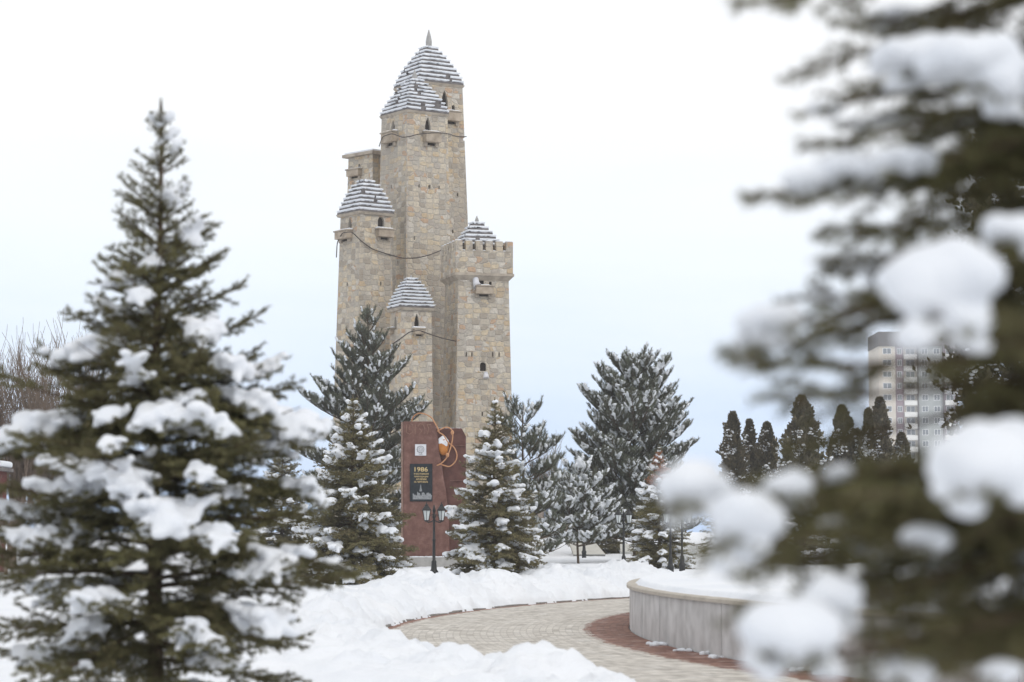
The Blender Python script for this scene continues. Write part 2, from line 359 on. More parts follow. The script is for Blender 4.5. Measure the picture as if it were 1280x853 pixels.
def ring_sheet(name, r0, r1, nr, a0, a1, na, zf, m, uvr):
    b = MB(); aa = np.linspace(a0, a1, na); rr = np.linspace(r0, r1, nr) if not isinstance(r0, (list, np.ndarray)) else np.array(r0); nr = len(rr)
    V = [(CX + r * cos(a), CY + r * sin(a), zf(r, a)) for a in aa for r in rr]
    i = np.arange(na - 1)[:, None] * nr; j = np.arange(nr - 1)[None]
    Fq = np.stack([i + j, i + j + 1, i + nr + j + 1, i + nr + j], -1).reshape(-1, 4)
    b.add(V, Fq); o = b.build(name, m, smooth=True)
    uv = o.data.uv_layers.new(name='UVMap'); li = np.zeros(len(o.data.loops), dtype=np.int64); o.data.loops.foreach_get('vertex_index', li)
    U = np.array([(a * RW, r - uvr) for a in aa for r in rr])[li]; uv.data.foreach_set('uv', U.ravel()); return o
o = ring_sheet('paved_path', RW + .003, RO + 1.4, 14, radians(90), radians(270), 700, lambda r, a: 0.0, paving(), RW)
fix_normals(o); tag(o, 'curving walk of cream pavers with red brick borders', kind='structure')

ring_k = ring_sheet('kerb', [RO + .02, RO + .021, RO + .03, RO + .15, RO + .16, RO + .161], None, 0, radians(150), radians(215), 500, lambda r_, a: -.05 if (r_ < RO + .0205 or r_ > RO + .1605) else ((.03 + .02 * fbm(a * RO * .9, 2.2, 3)) if RO + .025 < r_ < RO + .155 else .015), M['kerb'], RW)
fix_normals(ring_k); tag(ring_k, 'low dark stone kerb half buried along the outer edge of the walk', kind='structure')
# retaining wall
rw = empty('retaining_wall', (CX, CY, 0), 'long curved grey stone retaining wall edging the raised snowy terrace beside the path', 'wall')
b = MB(); UV = []
npan = 46; a0, a1 = radians(120), radians(240); da = (a1 - a0) / npan
for k in range(npan):
    g = .011 / RW; A = np.linspace(a0 + k * da + g, a0 + (k + 1) * da - g, 7)
    off = random.Random(k).uniform(-.004, .004)
    V = []
    for a in A:
        for r, z in ((RW - .25, -.2), (RW - .02 + off, -.2), (RW - .02 + off, .71), (RW - .25, .71)):
            V.append((r * cos(a), r * sin(a), z)); UV.append((a * RW + k * 3.7, z + k * 1.3))
    Fs = []
    for q in range(6):
        for e in range(4): Fs.append((q * 4 + e, q * 4 + (e + 1) % 4, (q + 1) * 4 + (e + 1) % 4, (q + 1) * 4 + e))
    Fs.append((0, 1, 2, 3)); Fs.append((27, 26, 25, 24)); b.add(V, Fs)
o = b.build('wall_panels', M['clad'], rw); uv = o.data.uv_layers.new(name='UVMap')
li = np.zeros(len(o.data.loops), dtype=np.int64); o.data.loops.foreach_get('vertex_index', li); uv.data.foreach_set('uv', np.array(UV)[li].ravel()); fix_normals(o)
def ring_solid(name, prof, a0, a1, n, m, parent):
    b = MB(); k = len(prof); V = []
    for a in np.linspace(a0, a1, n):
        for r, z in prof: V.append((r * cos(a), r * sin(a), z))
    Fs = [(q * k + e, q * k + (e + 1) % k, (q + 1) * k + (e + 1) % k, (q + 1) * k + e) for q in range(n - 1) for e in range(k)]
    b.add(V, Fs); b.f.append((np.array([range(k)]), 0)); b.f.append((np.array([range((n - 1) * k, n * k)]), 0))
    return fix_normals(b.build(name, m, parent))
ring_solid('backing', [(RW - .30, -.2), (RW - .245, -.2), (RW - .245, .70), (RW - .30, .70)], a0, a1, 400, M['plinth'], rw)
ring_solid('coping', [(RW - .36, .713), (RW + .035, .713), (RW + .035, .76), (RW + .015, .775), (RW - .36, .775)], a0, a1, 600, M['coping'], rw)
def tz(r, a):
    x, y = CX + r * cos(a), CY + r * sin(a); d = RW - .10 + .05 * fbm(a * RW * .8, 3.3, 4) - r
    if d < 0: return .76
    return .76 + .09 * sm(0, .14, d) + .05 * sm(.2, 2.5, d) + .05 * fbm(x * .6, y * .6, 3) * sm(0, 1, d) + .012 * fbm(x * 5, y * 5, 3)
rr = list(np.linspace(RW - .06, RW - .6, 34)) + list(np.linspace(RW - .65, RW - 3, 20)) + list(np.linspace(RW - 3.3, 0.5, 30))
o = ring_sheet('terrace_snow', rr, None, 0, radians(125), radians(235), 1100, tz, M['snow'], RW); fix_normals(o)
tag(o, 'smooth snow lying on the raised terrace', kind='structure')
# scraps of fallen snow at the foot of the wall
rng = random.Random(4)

# ------------------------------------------------------------------ snow clumps
def ico():
    import bmesh
    bm = bmesh.new(); bmesh.ops.create_icosphere(bm, subdivisions=2, radius=1)
    V = np.array([v.co[:] for v in bm.verts]); Fc = np.array([[v.index for v in f.verts] for f in bm.faces]); bm.free(); return V, Fc
ICOV, ICOF = ico()
def blobs(sph, name, m, parent, voxel, squash=.75, smooth_it=4, rough=0.0, seed=0):
    """sph: list of (x,y,z,r). One closed snow surface, the union of the lumps."""
    A = np.array(sph); n = len(A); sq = np.ones((1, 1, 3)); sq[..., 2] = squash
    V = A[:, None, :3] + ICOV[None] * A[:, None, 3:4] * sq
    Fc = (ICOF[None] + (np.arange(n) * len(ICOV))[:, None, None]).reshape(-1, 3)
    b = MB(); b.add(V.reshape(-1, 3), Fc); me = b.mesh(name, m, True)
    if voxel is None:
        o = link(name, me, parent); tag(o, kind='stuff'); return o
    t = link('tmp', me)
    r = t.modifiers.new('r', 'REMESH'); r.mode = 'VOXEL'; r.voxel_size = voxel; r.use_smooth_shade = True
    s = t.modifiers.new('s', 'SMOOTH'); s.factor = .5; s.iterations = smooth_it
    if rough:
        tx = bpy.data.textures.new('t', 'CLOUDS'); tx.noise_scale = voxel * 4
        d = t.modifiers.new('d', 'DISPLACE'); d.texture = tx; d.strength = rough; d.mid_level = .5
    dg = bpy.context.evaluated_depsgraph_get(); me2 = bpy.data.meshes.new_from_object(t.evaluated_get(dg)); me2.name = name
    bpy.data.objects.remove(t); bpy.data.meshes.remove(me)
    me2.materials.clear(); me2.materials.append(m)
    o = link(name, me2, parent)
    if parent and 'snow' in name: tag(o, kind='stuff')
    return o

_s = []
for k in range(16):
    a = radians(rng.uniform(183, 196)); r = RW + rng.uniform(.04, .16)
    x, y = CX + r * cos(a), CY + r * sin(a)
    for q in range(4): _s.append((x + rng.uniform(-.08, .08), y + rng.uniform(-.08, .08), .01, rng.uniform(.03, .06)))
o = blobs(_s, 'fallen_snow', M['snow'], None, .02, .8); tag(o, 'scraps of fallen snow along the foot of the curved wall', kind='stuff')

# ------------------------------------------------------------------ conifers
def nrm(v): return v / (np.linalg.norm(v) + 1e-9)
def needles(b, segs, dens, Ln, wd, fwd=.7, mi=0, seed=0, up=.15):
    A = np.array([s[0] for s in segs]); B = np.array([s[1] for s in segs]); d = B - A; ln = np.linalg.norm(d, axis=1)
    R = np.random.RandomState(seed); cnt = np.maximum(1, (ln * dens + R.rand(len(ln))).astype(int))
    ix = np.repeat(np.arange(len(ln)), cnt); n = len(ix); u = R.rand(n)[:, None]
    ax = d[ix] / (ln[ix][:, None] + 1e-9); p = A[ix] + d[ix] * u
    rd = R.randn(n, 3); rd -= (rd * ax).sum(1)[:, None] * ax; rd /= np.linalg.norm(rd, axis=1)[:, None] + 1e-9
    dr = rd + ax * fwd; dr[:, 2] += up; dr /= np.linalg.norm(dr, axis=1)[:, None]
    sd_ = np.cross(dr, R.randn(n, 3)); sd_ /= np.linalg.norm(sd_, axis=1)[:, None] + 1e-9
    l = Ln * (.7 + .6 * R.rand(n))[:, None]; w = wd * .5 * (.7 + .6 * R.rand(n))[:, None]
    V = np.stack([p - sd_ * w, p + sd_ * w, p + dr * l], 1).reshape(-1, 3)
    b.add(V, np.arange(3 * n).reshape(-1, 3), mi)
def sticks(b, segs, r0, r1, mi=0):
    A = np.array([s[0] for s in segs]); B = np.array([s[1] for s in segs]); d = B - A; n = len(A)
    ax = d / (np.linalg.norm(d, axis=1)[:, None] + 1e-9); ref = np.tile([0.3, .2, 1.], (n, 1)); u = np.cross(ax, ref); u /= np.linalg.norm(u, axis=1)[:, None] + 1e-9; w = np.cross(ax, u)
    vs = []
    for base_, r in ((A, r0), (B, r1)):
        for q in range(3):
            an = q * 2 * pi / 3; vs.append(base_ + r * (u * cos(an) + w * sin(an)))
    V = np.stack(vs, 1).reshape(-1, 3); k = np.arange(n)[:, None] * 6
    Fq = np.concatenate([k + np.array([[q, (q + 1) % 3, 3 + (q + 1) % 3, 3 + q]]) for q in range(3)])
    b.add(V, Fq, mi)

def arm(rn, p0, az, Lb, e0, sag, tip, nseg=9):
    """a main branch: polyline from p0; starts at elevation e0, sags, turns up at the tip"""
    pts = [np.array(p0, float)]; p = pts[0].copy(); wob = rn.uniform(-.25, .25)
    for k in range(nseg):
        t = (k + .5) / nseg
        e = e0 - sag * sin(min(1, t * 1.2) * pi * .5) * (1 if t < .75 else 1) + tip * max(0, t - .6) / .4
        a = az + wob * sin(t * 3)
        p = p + np.array([cos(a) * cos(e), sin(a) * cos(e), sin(e)]) * Lb / nseg; pts.append(p.copy())
    return np.array(pts)
def along(pts, s):
    n = len(pts) - 1; x = min(max(s, 0), .9999) * n; i = int(x); return pts[i] + (pts[i + 1] - pts[i]) * (x - i), nrm(pts[i + 1] - pts[i])
def foliate(rn, pts, Lb, sp, k2, ter, segs, droop=.12, start=.12, maxl=.5, side=.95, c0=.095):
    """herring-bone side shoots on a branch; returns them for snow"""
    sec = []; n = max(3, int(Lb * (1 - start) / sp))
    for q in range(n):
        s = start + (1 - start) * (q + rn.uniform(0, .8)) / n; p, t = along(pts, s)
        lat = nrm(np.cross(t, [0, 0, 1])); 
        for sg in (-1, 1):
            l = min(maxl, (k2 * Lb * (1 - s) ** .8 + c0 * min(1, Lb * 1.9)) * rn.uniform(.65, 1.15))
            if s < .3: l *= .5 + s
            rl = rn.uniform(-.75, .45); d = nrm(t * rn.uniform(.5, 1.0) + lat * sg * side * cos(rl) + np.array([0, 0, sin(rl) + rn.uniform(-droop, droop)]))
            m_ = p + d * l * .55; e = m_ + nrm(d + t * .35 + np.array([0, 0, rn.uniform(-.1, .35)])) * l * .45
            segs.append((p, m_)); segs.append((m_, e)); sec.append((p, m_, e, l, s))
            if ter and l > ter * 1.5:
                nt_ = int(l / ter)
                for w in range(1, nt_ + 1):
                    f = w / (nt_ + .6); pp = p + (m_ - p) * min(1, f / .55) if f < .55 else m_ + (e - m_) * (f - .55) / .45
                    l3 = l * .42 * (1 - f * .6) * rn.uniform(.7, 1.2)
                    for s2 in (-1, 1):
                        la = nrm(np.cross(d, [0, 0, 1])); d3 = nrm(d + la * s2 * 1.0 + np.array([0, 0, rn.uniform(-.5, .5)]))
                        segs.append((pp, pp + d3 * l3))
    for q in range(len(pts) - 1):
        if (q + 1) / len(pts) > .1: segs.append((pts[q], pts[q + 1]))
    return sec
def lay_snow(rn, pts, sec, r, amt, out, lo=.35, hi=1.02, secs=.8):
    """snow lying on one branch and its side shoots"""
    c = rn.uniform(lo + .1, .9); half = rn.uniform(.15, .4) * amt; s = max(lo, c - half); e = min(hi, c + half)
    Lb = np.linalg.norm(pts[-1] - pts[0]); step = r * .7 / max(Lb, .1)
    while s < e:
        p, t = along(pts, s); q = r * rn.uniform(.75, 1.25) * (.6 + .4 * sin(pi * min(1, (s - lo) / (hi - lo))))
        out.append((p[0], p[1], p[2] + q * .5, q)); s += step
    for p, m_, e_, l, ss in sec:
        if abs(ss - c) < half * 1.1 and rn.random() < secs:
            nn = max(1, int(l / (r * .75))); f1 = rn.uniform(.5, 1.0)
            for w in range(nn):
                f = (w + .5) / nn
                if f > f1: break
                pp = p + (m_ - p) * min(1, f / .55) if f < .55 else m_ + (e_ - m_) * (f - .55) / .45
                q = r * rn.uniform(.6, 1.0) * (1 - .35 * f); out.append((pp[0], pp[1], pp[2] + q * .42, q))
def clear(segs, her, depth=.5):
    """shoots pressed away by the heavy cushions: none stands in front of or on top of one"""
    if not her: return segs
    A = np.array([(s_[0] + s_[1]) / 2 for s_ in segs]); keep = np.ones(len(A), bool)
    for c, rx, rz in her:
        k = (np.abs(A[:, 0] - c[0]) < rx * .95) & (A[:, 2] > c[2] - rz * .55) & (A[:, 2] < c[2] + rz * 1.6) & (A[:, 1] < c[1] + rx * .5) & (A[:, 1] > c[1] - depth); keep &= ~k
    return [s_ for s_, q in zip(segs, keep) if q]
def pad(rn, pts, sec, c, rx, ry, r, out):
    """snow settled on the real shoots of a branch around c, so that its edge follows the shoots"""
    def ok(p, f=1.0): return ((p[0] - c[0]) / (rx * f)) ** 2 + ((p[1] - c[1]) / (ry * f)) ** 2 < 1
    for s in np.arange(.2, 1.02, .25 * r / max(.2, np.linalg.norm(pts[-1] - pts[0]))):
        p, t = along(pts, s)
        if ok(p): q = r * rn.uniform(.9, 1.35); out.append((p[0], p[1], p[2] + q * .55, q))
    for p, m_, e_, l, ss in sec:
        nn = max(2, int(l / (r * .5))); fe = rn.uniform(.6, 1.0)
        for w in range(nn):
            f = (w + .5) / nn
            if f > fe: break
            pp = p + (m_ - p) * (f / .55) if f < .55 else m_ + (e_ - m_) * (f - .55) / .45
            if ok(pp, rn.uniform(.8, 1.1)): q = r * rn.uniform(.65, 1.1) * (1.15 - .5 * f); out.append((pp[0], pp[1], pp[2] + q * .45, q))
def clump(rn, c, rx, rz, out, ry=None, n=None, hang=1):
    """a heavy snow cushion: lumps filling a flattened dome with a scalloped underside"""
    ry = ry or rx * .8; rz = rz * 1.25; q = rz * .72
    n = n or int(20 * max(1, rx / rz))
    for k in range(n):
        a = rn.uniform(0, 2 * pi); f = sqrt(rn.random()); x = cos(a) * f * (rx - q * .5); y = sin(a) * f * (ry - q * .5)
        h = (1 - f * f) ** .5 * rz * .75
        out.append((c[0] + x, c[1] + y, c[2] - rz * .25 + h * rn.uniform(.4, 1), q * rn.uniform(.6, 1.05)))
    for k in range(max(2, n // 6) * hang):
        x = rn.uniform(-.85, .85) * rx; out.append((c[0] + x, c[1] + rn.uniform(-.5, .5) * ry, c[2] - rz * rn.uniform(.3, .55 + .3 * hang), q * rn.uniform(.35, .6)))

def spruce(name, loc, H, prof, seed, label, group, needle, dens, Ln, wd, whorl=.2, per=6, sp=.06, k2=.42, ter=.09, snow_r=.07, snow_p=.7, snow_amt=1.0, voxel=.03,
           m='spruce', start=.1, elev=(.75, -.12), sag=.28, tip=.35, heroes=(), lean=(0, 0), az_bias=None, trunk_r=None, orange=None, snow_fn=None, extra_sph=(), cat='spruce tree', gap=None, clumps=None, c0=.095, low_gap=1):
    rn = random.Random(seed); root = empty(name, loc, label, cat, group); loc = Vector(loc)
    tr = trunk_r or H * .014; wood = MB(); crown = MB(); segs = []; osegs = []; sph = list(extra_sph)
    tp = [(lean[0] * t * H + .01 * sin(t * 9) * H * .3, lean[1] * t * H, -.3 + t * (H + .3)) for t in np.linspace(0, 1, 14)]
    wood.tube(tp, [tr * (1 - .93 * t) + .004 for t in np.linspace(0, 1, 14)], 9)
    def on_trunk(z):
        t = (z + .3) / (H + .3); return np.array([lean[0] * t * H + .003 * H * sin(t * 9), lean[1] * t * H, z])
    z = H * start; arms = []
    while z < H * .985:
        t = z / H; R = prof(t) ; pr = per if t < .85 else max(3, per - 2); ph = rn.uniform(0, 2 * pi)
        for q in range(pr):
            az = ph + q * 2 * pi / pr + rn.uniform(-.3, .3); Lb = R * rn.uniform(.72, 1.12)
            if Lb < .04: continue
            arms.append((z + rn.uniform(-.35, .35) * whorl * (1 if t < .95 else .3), az, Lb, None))
        z += whorl * (1 if t < .7 else .75) * (low_gap if t < .33 else 1) * rn.uniform(.8, 1.2)
    for (hx, hy, hz, hw_, hh_) in heroes:     # a branch whose outer third carries a chosen snow cushion
        dx, dy = hx, hy; Lb = sqrt(dx * dx + dy * dy) * 1.12; arms.append((hz + .04, atan2(dy, dx), max(Lb, .2), (hx, hy, hz, hw_, hh_)))
    for z, az, Lb, hero in arms:
        t = min(1, max(0, z / H)); e0 = elev[1] + (elev[0] - elev[1]) * t ** 1.3 + rn.uniform(-.1, .1); sg = sag * (1 - t * .7)
        if hero: e0, sg_, tip_ = .22, .5, -.1
        else: sg_, tip_ = sg, tip
        pts = arm(rn, on_trunk(z), az, Lb, e0, sg_, tip_)
        if hero:                     # bend it so that it passes just under the cushion
            d = hero[2] - along(pts, .88)[0][2]; pts[:, 2] += d * np.linspace(0, 1, len(pts)) - .0
        wood.tube(pts, np.linspace(max(.003, tr * .28 * (Lb / max(prof(.2), .1)) ** .6), .002, len(pts)), 4, cap=False)
        S_ = osegs if (orange and orange(t, rn)) else segs
        sec = foliate(rn, pts, Lb, sp, k2, ter, S_, start=.10 if Lb < .8 else .18, c0=c0)
        if hero:
            sec = foliate(rn, pts, Lb, sp * .8, .55, ter, S_, start=.3, maxl=hero[3] * 1.2)
            pad(rn, pts, sec, hero, hero[3] * 1.25, hero[3] * 1.2, max(.034, hero[4] * .55), sph); continue
        p_ = snow_p * (snow_fn(t) if snow_fn else 1)
        if rn.random() < p_: lay_snow(rn, pts, sec, snow_r * (.7 + .5 * min(1, Lb)) * rn.uniform(.7, 1.2), snow_amt, sph)
    tops = on_trunk(H); segs.append((on_trunk(H - .25 * min(1, H / 4)), tops + np.array([0, 0, .02])))
    segs = clear(segs, clumps)
    needles(crown, segs, dens, Ln, wd, seed=seed); sticks(crown, segs, .0022 if dens > 200 else .006, .001, 1)
    wood.build('trunk', M['bark'], root, True); crown.build('crown', [M[m], M['bark']], root)
    if osegs:
        oc = MB(); needles(oc, osegs, dens, Ln, wd, seed=seed + 1); oc.build('dead_branches', M['orange_twig'], root)
    if sph: blobs(sph, 'snow_cover', M['tsnow'], root, voxel, rough=voxel * .8)
    return root

def interp(pts):
    X = [p[0] for p in pts]; Y = [p[1] for p in pts]
    return lambda t: float(np.interp(t, X, Y))

# --- the near spruce on the left
YL = 13.4; kL = F_PX / YL
base_l = P(190, 900, YL); base_l.z = .30; topz = P(200, 128, YL).z - .30
gx = (195 - 640) / kL
def ly(py): return (P(200, py, YL).z - .30) / topz
profL = interp([(1.0, .02), (ly(165), .12), (ly(215), .19), (ly(270), .28), (ly(340), .38), (ly(400), .47), (ly(450), .64), (ly(520), .88), (ly(600), .99), (ly(720), 1.02), (ly(800), 1.06), (ly(850), .95), (0, .6)][::-1])
rn = random.Random(77); ex = []; her = []; CL = []
HERO_L = [  # px, py, half width px, half height px, depth offset (towards the camera negative)
    (85, 437, 52, 20, -.15), (40, 528, 48, 26, -.1), (10, 545, 34, 20, .15), (212, 514, 40, 20, -.62), (262, 408, 32, 18, -.35), (320, 497, 42, 18, -.25), (385, 524, 44, 22, -.05), (290, 450, 26, 16, -.4),
    (85, 606, 62, 18, -.3), (182, 638, 54, 28, -.85), (150, 600, 40, 16, -.7), (105, 780, 26, 15, -.5), (318, 768, 46, 20, -.6), (382, 604, 28, 15, -.1), (365, 690, 40, 18, -.3), (272, 662, 26, 16, -.75), (140, 515, 24, 14, -.6),
    (300, 458, 28, 14, -.1), (235, 775, 16, 8, -.8), (110, 830, 16, 12, -.6), (175, 365, 22, 13, -.35), (45, 665, 20, 14, -.5), (240, 300, 14, 8, -.1), (420, 700, 20, 9, .1), (275, 525, 22, 14, -.7), (190, 330, 24, 9, -.2), (255, 585, 24, 9, -.8), (150, 550, 18, 9, -.8)]
for px, py, hw, hh, dy in HERO_L:
    c = P(px, py, YL + dy); c = (c.x - gx, c.y - YL, c.z - .30); clump(rn, c, hw / kL * .72, hh / kL * .62, ex, n=7)
    her.append((c[0], c[1], c[2] - hh / kL * .55, hw / kL, hh / kL)); CL.append((c, hw / kL, hh / kL))
for q, ph in enumerate((155, 178, 200)): ex.append((0, 0, (P(200, ph, YL).z - .3), .03))
spruce('spruce_tree', (gx, YL, .30), topz, profL, 11, 'tall blurred near spruce at the left edge, its olive branches heaped with thick snow cushions', None, None, 560, .021, .0042,
       whorl=.135, per=7, sp=.048, k2=.34, ter=.06, snow_r=.05, snow_p=.42, snow_amt=.9, snow_fn=lambda t: 1 if t < .62 else .6, voxel=.014, start=.13, elev=(.85, -.06), heroes=her, extra_sph=ex, trunk_r=.055, lean=(0.0, 0), clumps=CL, c0=.065, low_gap=1.35)

# --- the nearest spruce, just right of the camera; its trunk stands outside the frame
YR = 4.4; tx_ = 1.42
rn = random.Random(5); ex = []; her = []; CR = []
HERO_R = [  # px, py, half width, half height, distance
    (1150, 70, 60, 26, 4.3), (1215, 78, 62, 34, 4.15), (1270, 105, 50, 30, 4.2), (1185, 352, 66, 52, 3.7), (1205, 405, 34, 22, 3.7), (1262, 290, 34, 24, 3.9),
    (1225, 580, 60, 44, 3.6), (1262, 560, 46, 36, 3.7), (1155, 672, 34, 15, 3.8), (872, 608, 42, 32, 3.9), (935, 648, 40, 38, 3.8), (985, 610, 32, 20, 3.9), (1048, 590, 20, 10, 4.0),
    (985, 785, 58, 38, 3.65), (1040, 745, 36, 26, 3.75), (965, 400, 36, 22, 4.3), (935, 430, 24, 14, 4.35), (1075, 212, 60, 20, 4.4), (1015, 225, 40, 15, 4.4), (1130, 200, 40, 16, 4.3), (1115, 838, 50, 16, 3.9),
    (1250, 838, 26, 14, 3.8), (1060, 330, 40, 16, 4.6), (1090, 375, 30, 16, 4.6), (1030, 135, 22, 9, 4.6), (1120, 20, 40, 12, 4.6)]
for px, py, hw, hh, yy in HERO_R:
    k = F_PX / yy; c = P(px, py, yy); c = (c.x - tx_, c.y - YR, c.z - .3); clump(rn, c, hw / k * 1.08, hh / k * 1.05, ex, ry=hw / k * .7, hang=2); her.append((c[0], c[1], c[2] - hh / k * .9)); CR.append((c, hw / k, hh / k))
ARMS_R = [(930, 8, 4.5), (1050, 30, 4.6), (1012, 186, 4.5), (1050, 120, 4.7), (945, 246, 4.4), (1000, 372, 4.5), (925, 452, 4.3), (960, 498, 4.2), (1080, 300, 4.8), (1140, 240, 4.9),
          (1000, 560, 4.5), (960, 600, 4.1), (1020, 640, 3.9), (890, 700, 4.2), (1060, 690, 4.0), (940, 760, 4.0), (1030, 830, 3.8), (1150, 810, 3.9), (1100, 620, 3.7), (1130, 590, 4.1), (1210, 180, 4.4), (1040, 660, 4.3), (1180, 640, 4.4), (1070, 155, 4.7), (1030, 290, 4.8), (1085, 215, 4.9), (1040, 330, 4.4), (1000, 90, 4.9), (1010, 730, 4.2), (1080, 790, 4.1), (960, 700, 4.4), (1120, 730, 4.3)]
def right_spruce():
    loc = (tx_, YR, .30); root = empty('spruce_tree', loc, 'nearest spruce, strongly blurred, whose snowy branches reach in from the right edge', 'spruce tree')
    wood = MB(); crown = MB(); segs = []; sph = list(ex); H = 3.6
    zs = np.linspace(-.3, H, 14); wood.tube([(.02 * sin(z * 2), 0, z) for z in zs], [.06 * (1 - .93 * max(0, z) / H) + .004 for z in zs], 9)
    def do(z, az, Lb, target=None, p=.0, kk=.19, sr=.021):
        pts = arm(rn, (0, 0, z), az, Lb, .05, .15, .15)
        if target is not None:
            a = .98 if target[1] else .95; d = np.array(target[0]) - along(pts, a)[0]; pts += np.linspace(0, 1, len(pts))[:, None] * d[None]
        wood.tube(pts, np.linspace(.013, .003, len(pts)), 4, cap=False)
        sec = foliate(rn, pts, Lb, .035, kk, .045, segs, start=.15, droop=.10, maxl=.22, c0=.05)
        if rn.random() < p: lay_snow(rn, pts, sec, sr, .7, sph, secs=.8)
    for c in her:
        Lb = sqrt(c[0] ** 2 + c[1] ** 2) * 1.04; do(max(.1, c[2] + rn.uniform(.05, .3)), atan2(c[1], c[0]), Lb, (c, 0), 0, .15)
    for px, py, yy in ARMS_R:
        c = P(px, py, yy); c = (c.x - tx_, c.y - YR, c.z - .3); Lb = sqrt(c[0] ** 2 + c[1] ** 2) * 1.03; do(max(.1, c[2] + rn.uniform(-.05, .3)), atan2(c[1], c[0]), Lb, (c, 1), .3, .17 if py < 540 else .19, .019)
    for q in range(24):       # the rest of the crown, all round
        z = rn.uniform(.25, 3.3); az = rn.uniform(-pi, pi); Lb = .95 * (1 - z / 3.9) ** .6 * rn.uniform(.7, 1.05)
        if (z > .95 and cos(az) < .05) or (z > .8 and rn.random() < .4): continue
        do(z, az, Lb, None, .65, .13, .018)
    for q in range(10):       # the dense lower part
        px = rn.uniform(1030, 1220); py = rn.uniform(600, 700); yy = rn.uniform(3.8, 4.9); c = P(px, py, yy); c = (c.x - tx_, c.y - YR, c.z - .3)
        do(max(.1, c[2]), atan2(c[1], c[0]), sqrt(c[0] ** 2 + c[1] ** 2), (c, 1), .55, .15, .018)
    segs = clear(segs, CR, 1.6)
    def gap(p):      # open places in the crown
        x, y, z = p[0] + tx_, p[1] + YR, p[2] + .3 - CAM_H; px = 640 + F_PX * x / y; py = HORIZON - F_PX * z / y
        if 1095 < px < 1205 and (405 < py < 455 or 482 < py < 560): return True
        return py > 690 and noise.noise(Vector((p[0] * 13, p[1] * 5, p[2] * 15))) > .27
    segs = [q for q in segs if not gap((q[0] + q[1]) / 2)]; nx_ = len(ex); sph = sph[:nx_] + [q for q in sph[nx_:] if not gap(q)]
    needles(crown, segs, 520, .019, .0032, seed=3); sticks(crown, segs, .002, .001, 1)
    wood.build('trunk', M['bark'], root, True); crown.build('crown', [M['spruce'], M['bark']], root); blobs(sph, 'snow_cover', M['tsnow'], root, .008, rough=.004)
right_spruce()

# ------------------------------------------------------------------ mid-distance spruces
def place(px, Y): 
    p = P(px, 670, Y); return (p.x, Y, gz(p.x, Y, False))
GRP = 'snowy spruces in the park'
def mid_spruce(px, py_top, Y, rad_px, seed, label, **k):
    loc = place(px, Y); H = P(px, py_top, Y).z - loc[2]; R = rad_px * Y / F_PX
    pf = k.pop('prof', None) or interp([(0, .85 * R), (.12, R), (.35, .82 * R), (.6, .52 * R), (.85, .2 * R), (1, .03)])
    kw = dict(whorl=.20, per=8, sp=.09, k2=.40, ter=.12, snow_r=.088, snow_p=.58, snow_amt=.9, voxel=.036, start=.05, snow_fn=lambda t: 1 if t < .7 else .45, elev=(.7, -.1), m='spruce_mid', gap=None); kw.update(k)
    return spruce('spruce_tree', loc, H, pf, seed, label, GRP, None, 95, .05, .017, **kw)
mid_spruce(440, 492, 64, 92, 21, 'broad olive green spruce loaded with snow, left of the red granite monument')
mid_spruce(618, 497, 70, 74, 22, 'slender spruce with browner needles in front of the right side of the red granite monument', k2=.4)
mid_spruce(824, 556, 92, 50, 23, 'small spruce with a dead orange top beside the two lamp posts near the terrace', orange=lambda t, r: .66 < t < .93 and r.random() < .75)
mid_spruce(752, 585, 125, 46, 28, 'dark spruce filling the gap left of the large lone pine, behind the low spreading pine', snow_p=.2)
mid_spruce(352, 545, 92, 60, 24, 'dark spruce half hidden between the near left spruce and the broad olive one', snow_p=.4)
mid_spruce(1062, 612, 92, 62, 26, 'low snowy spruce behind the lamp post seen through the right tree', snow_p=.55)
mid_spruce(665, 640, 79, 26, 27, 'thin small sapling spruce at the right foot of the slender browner spruce', per=5, snow_p=.3)

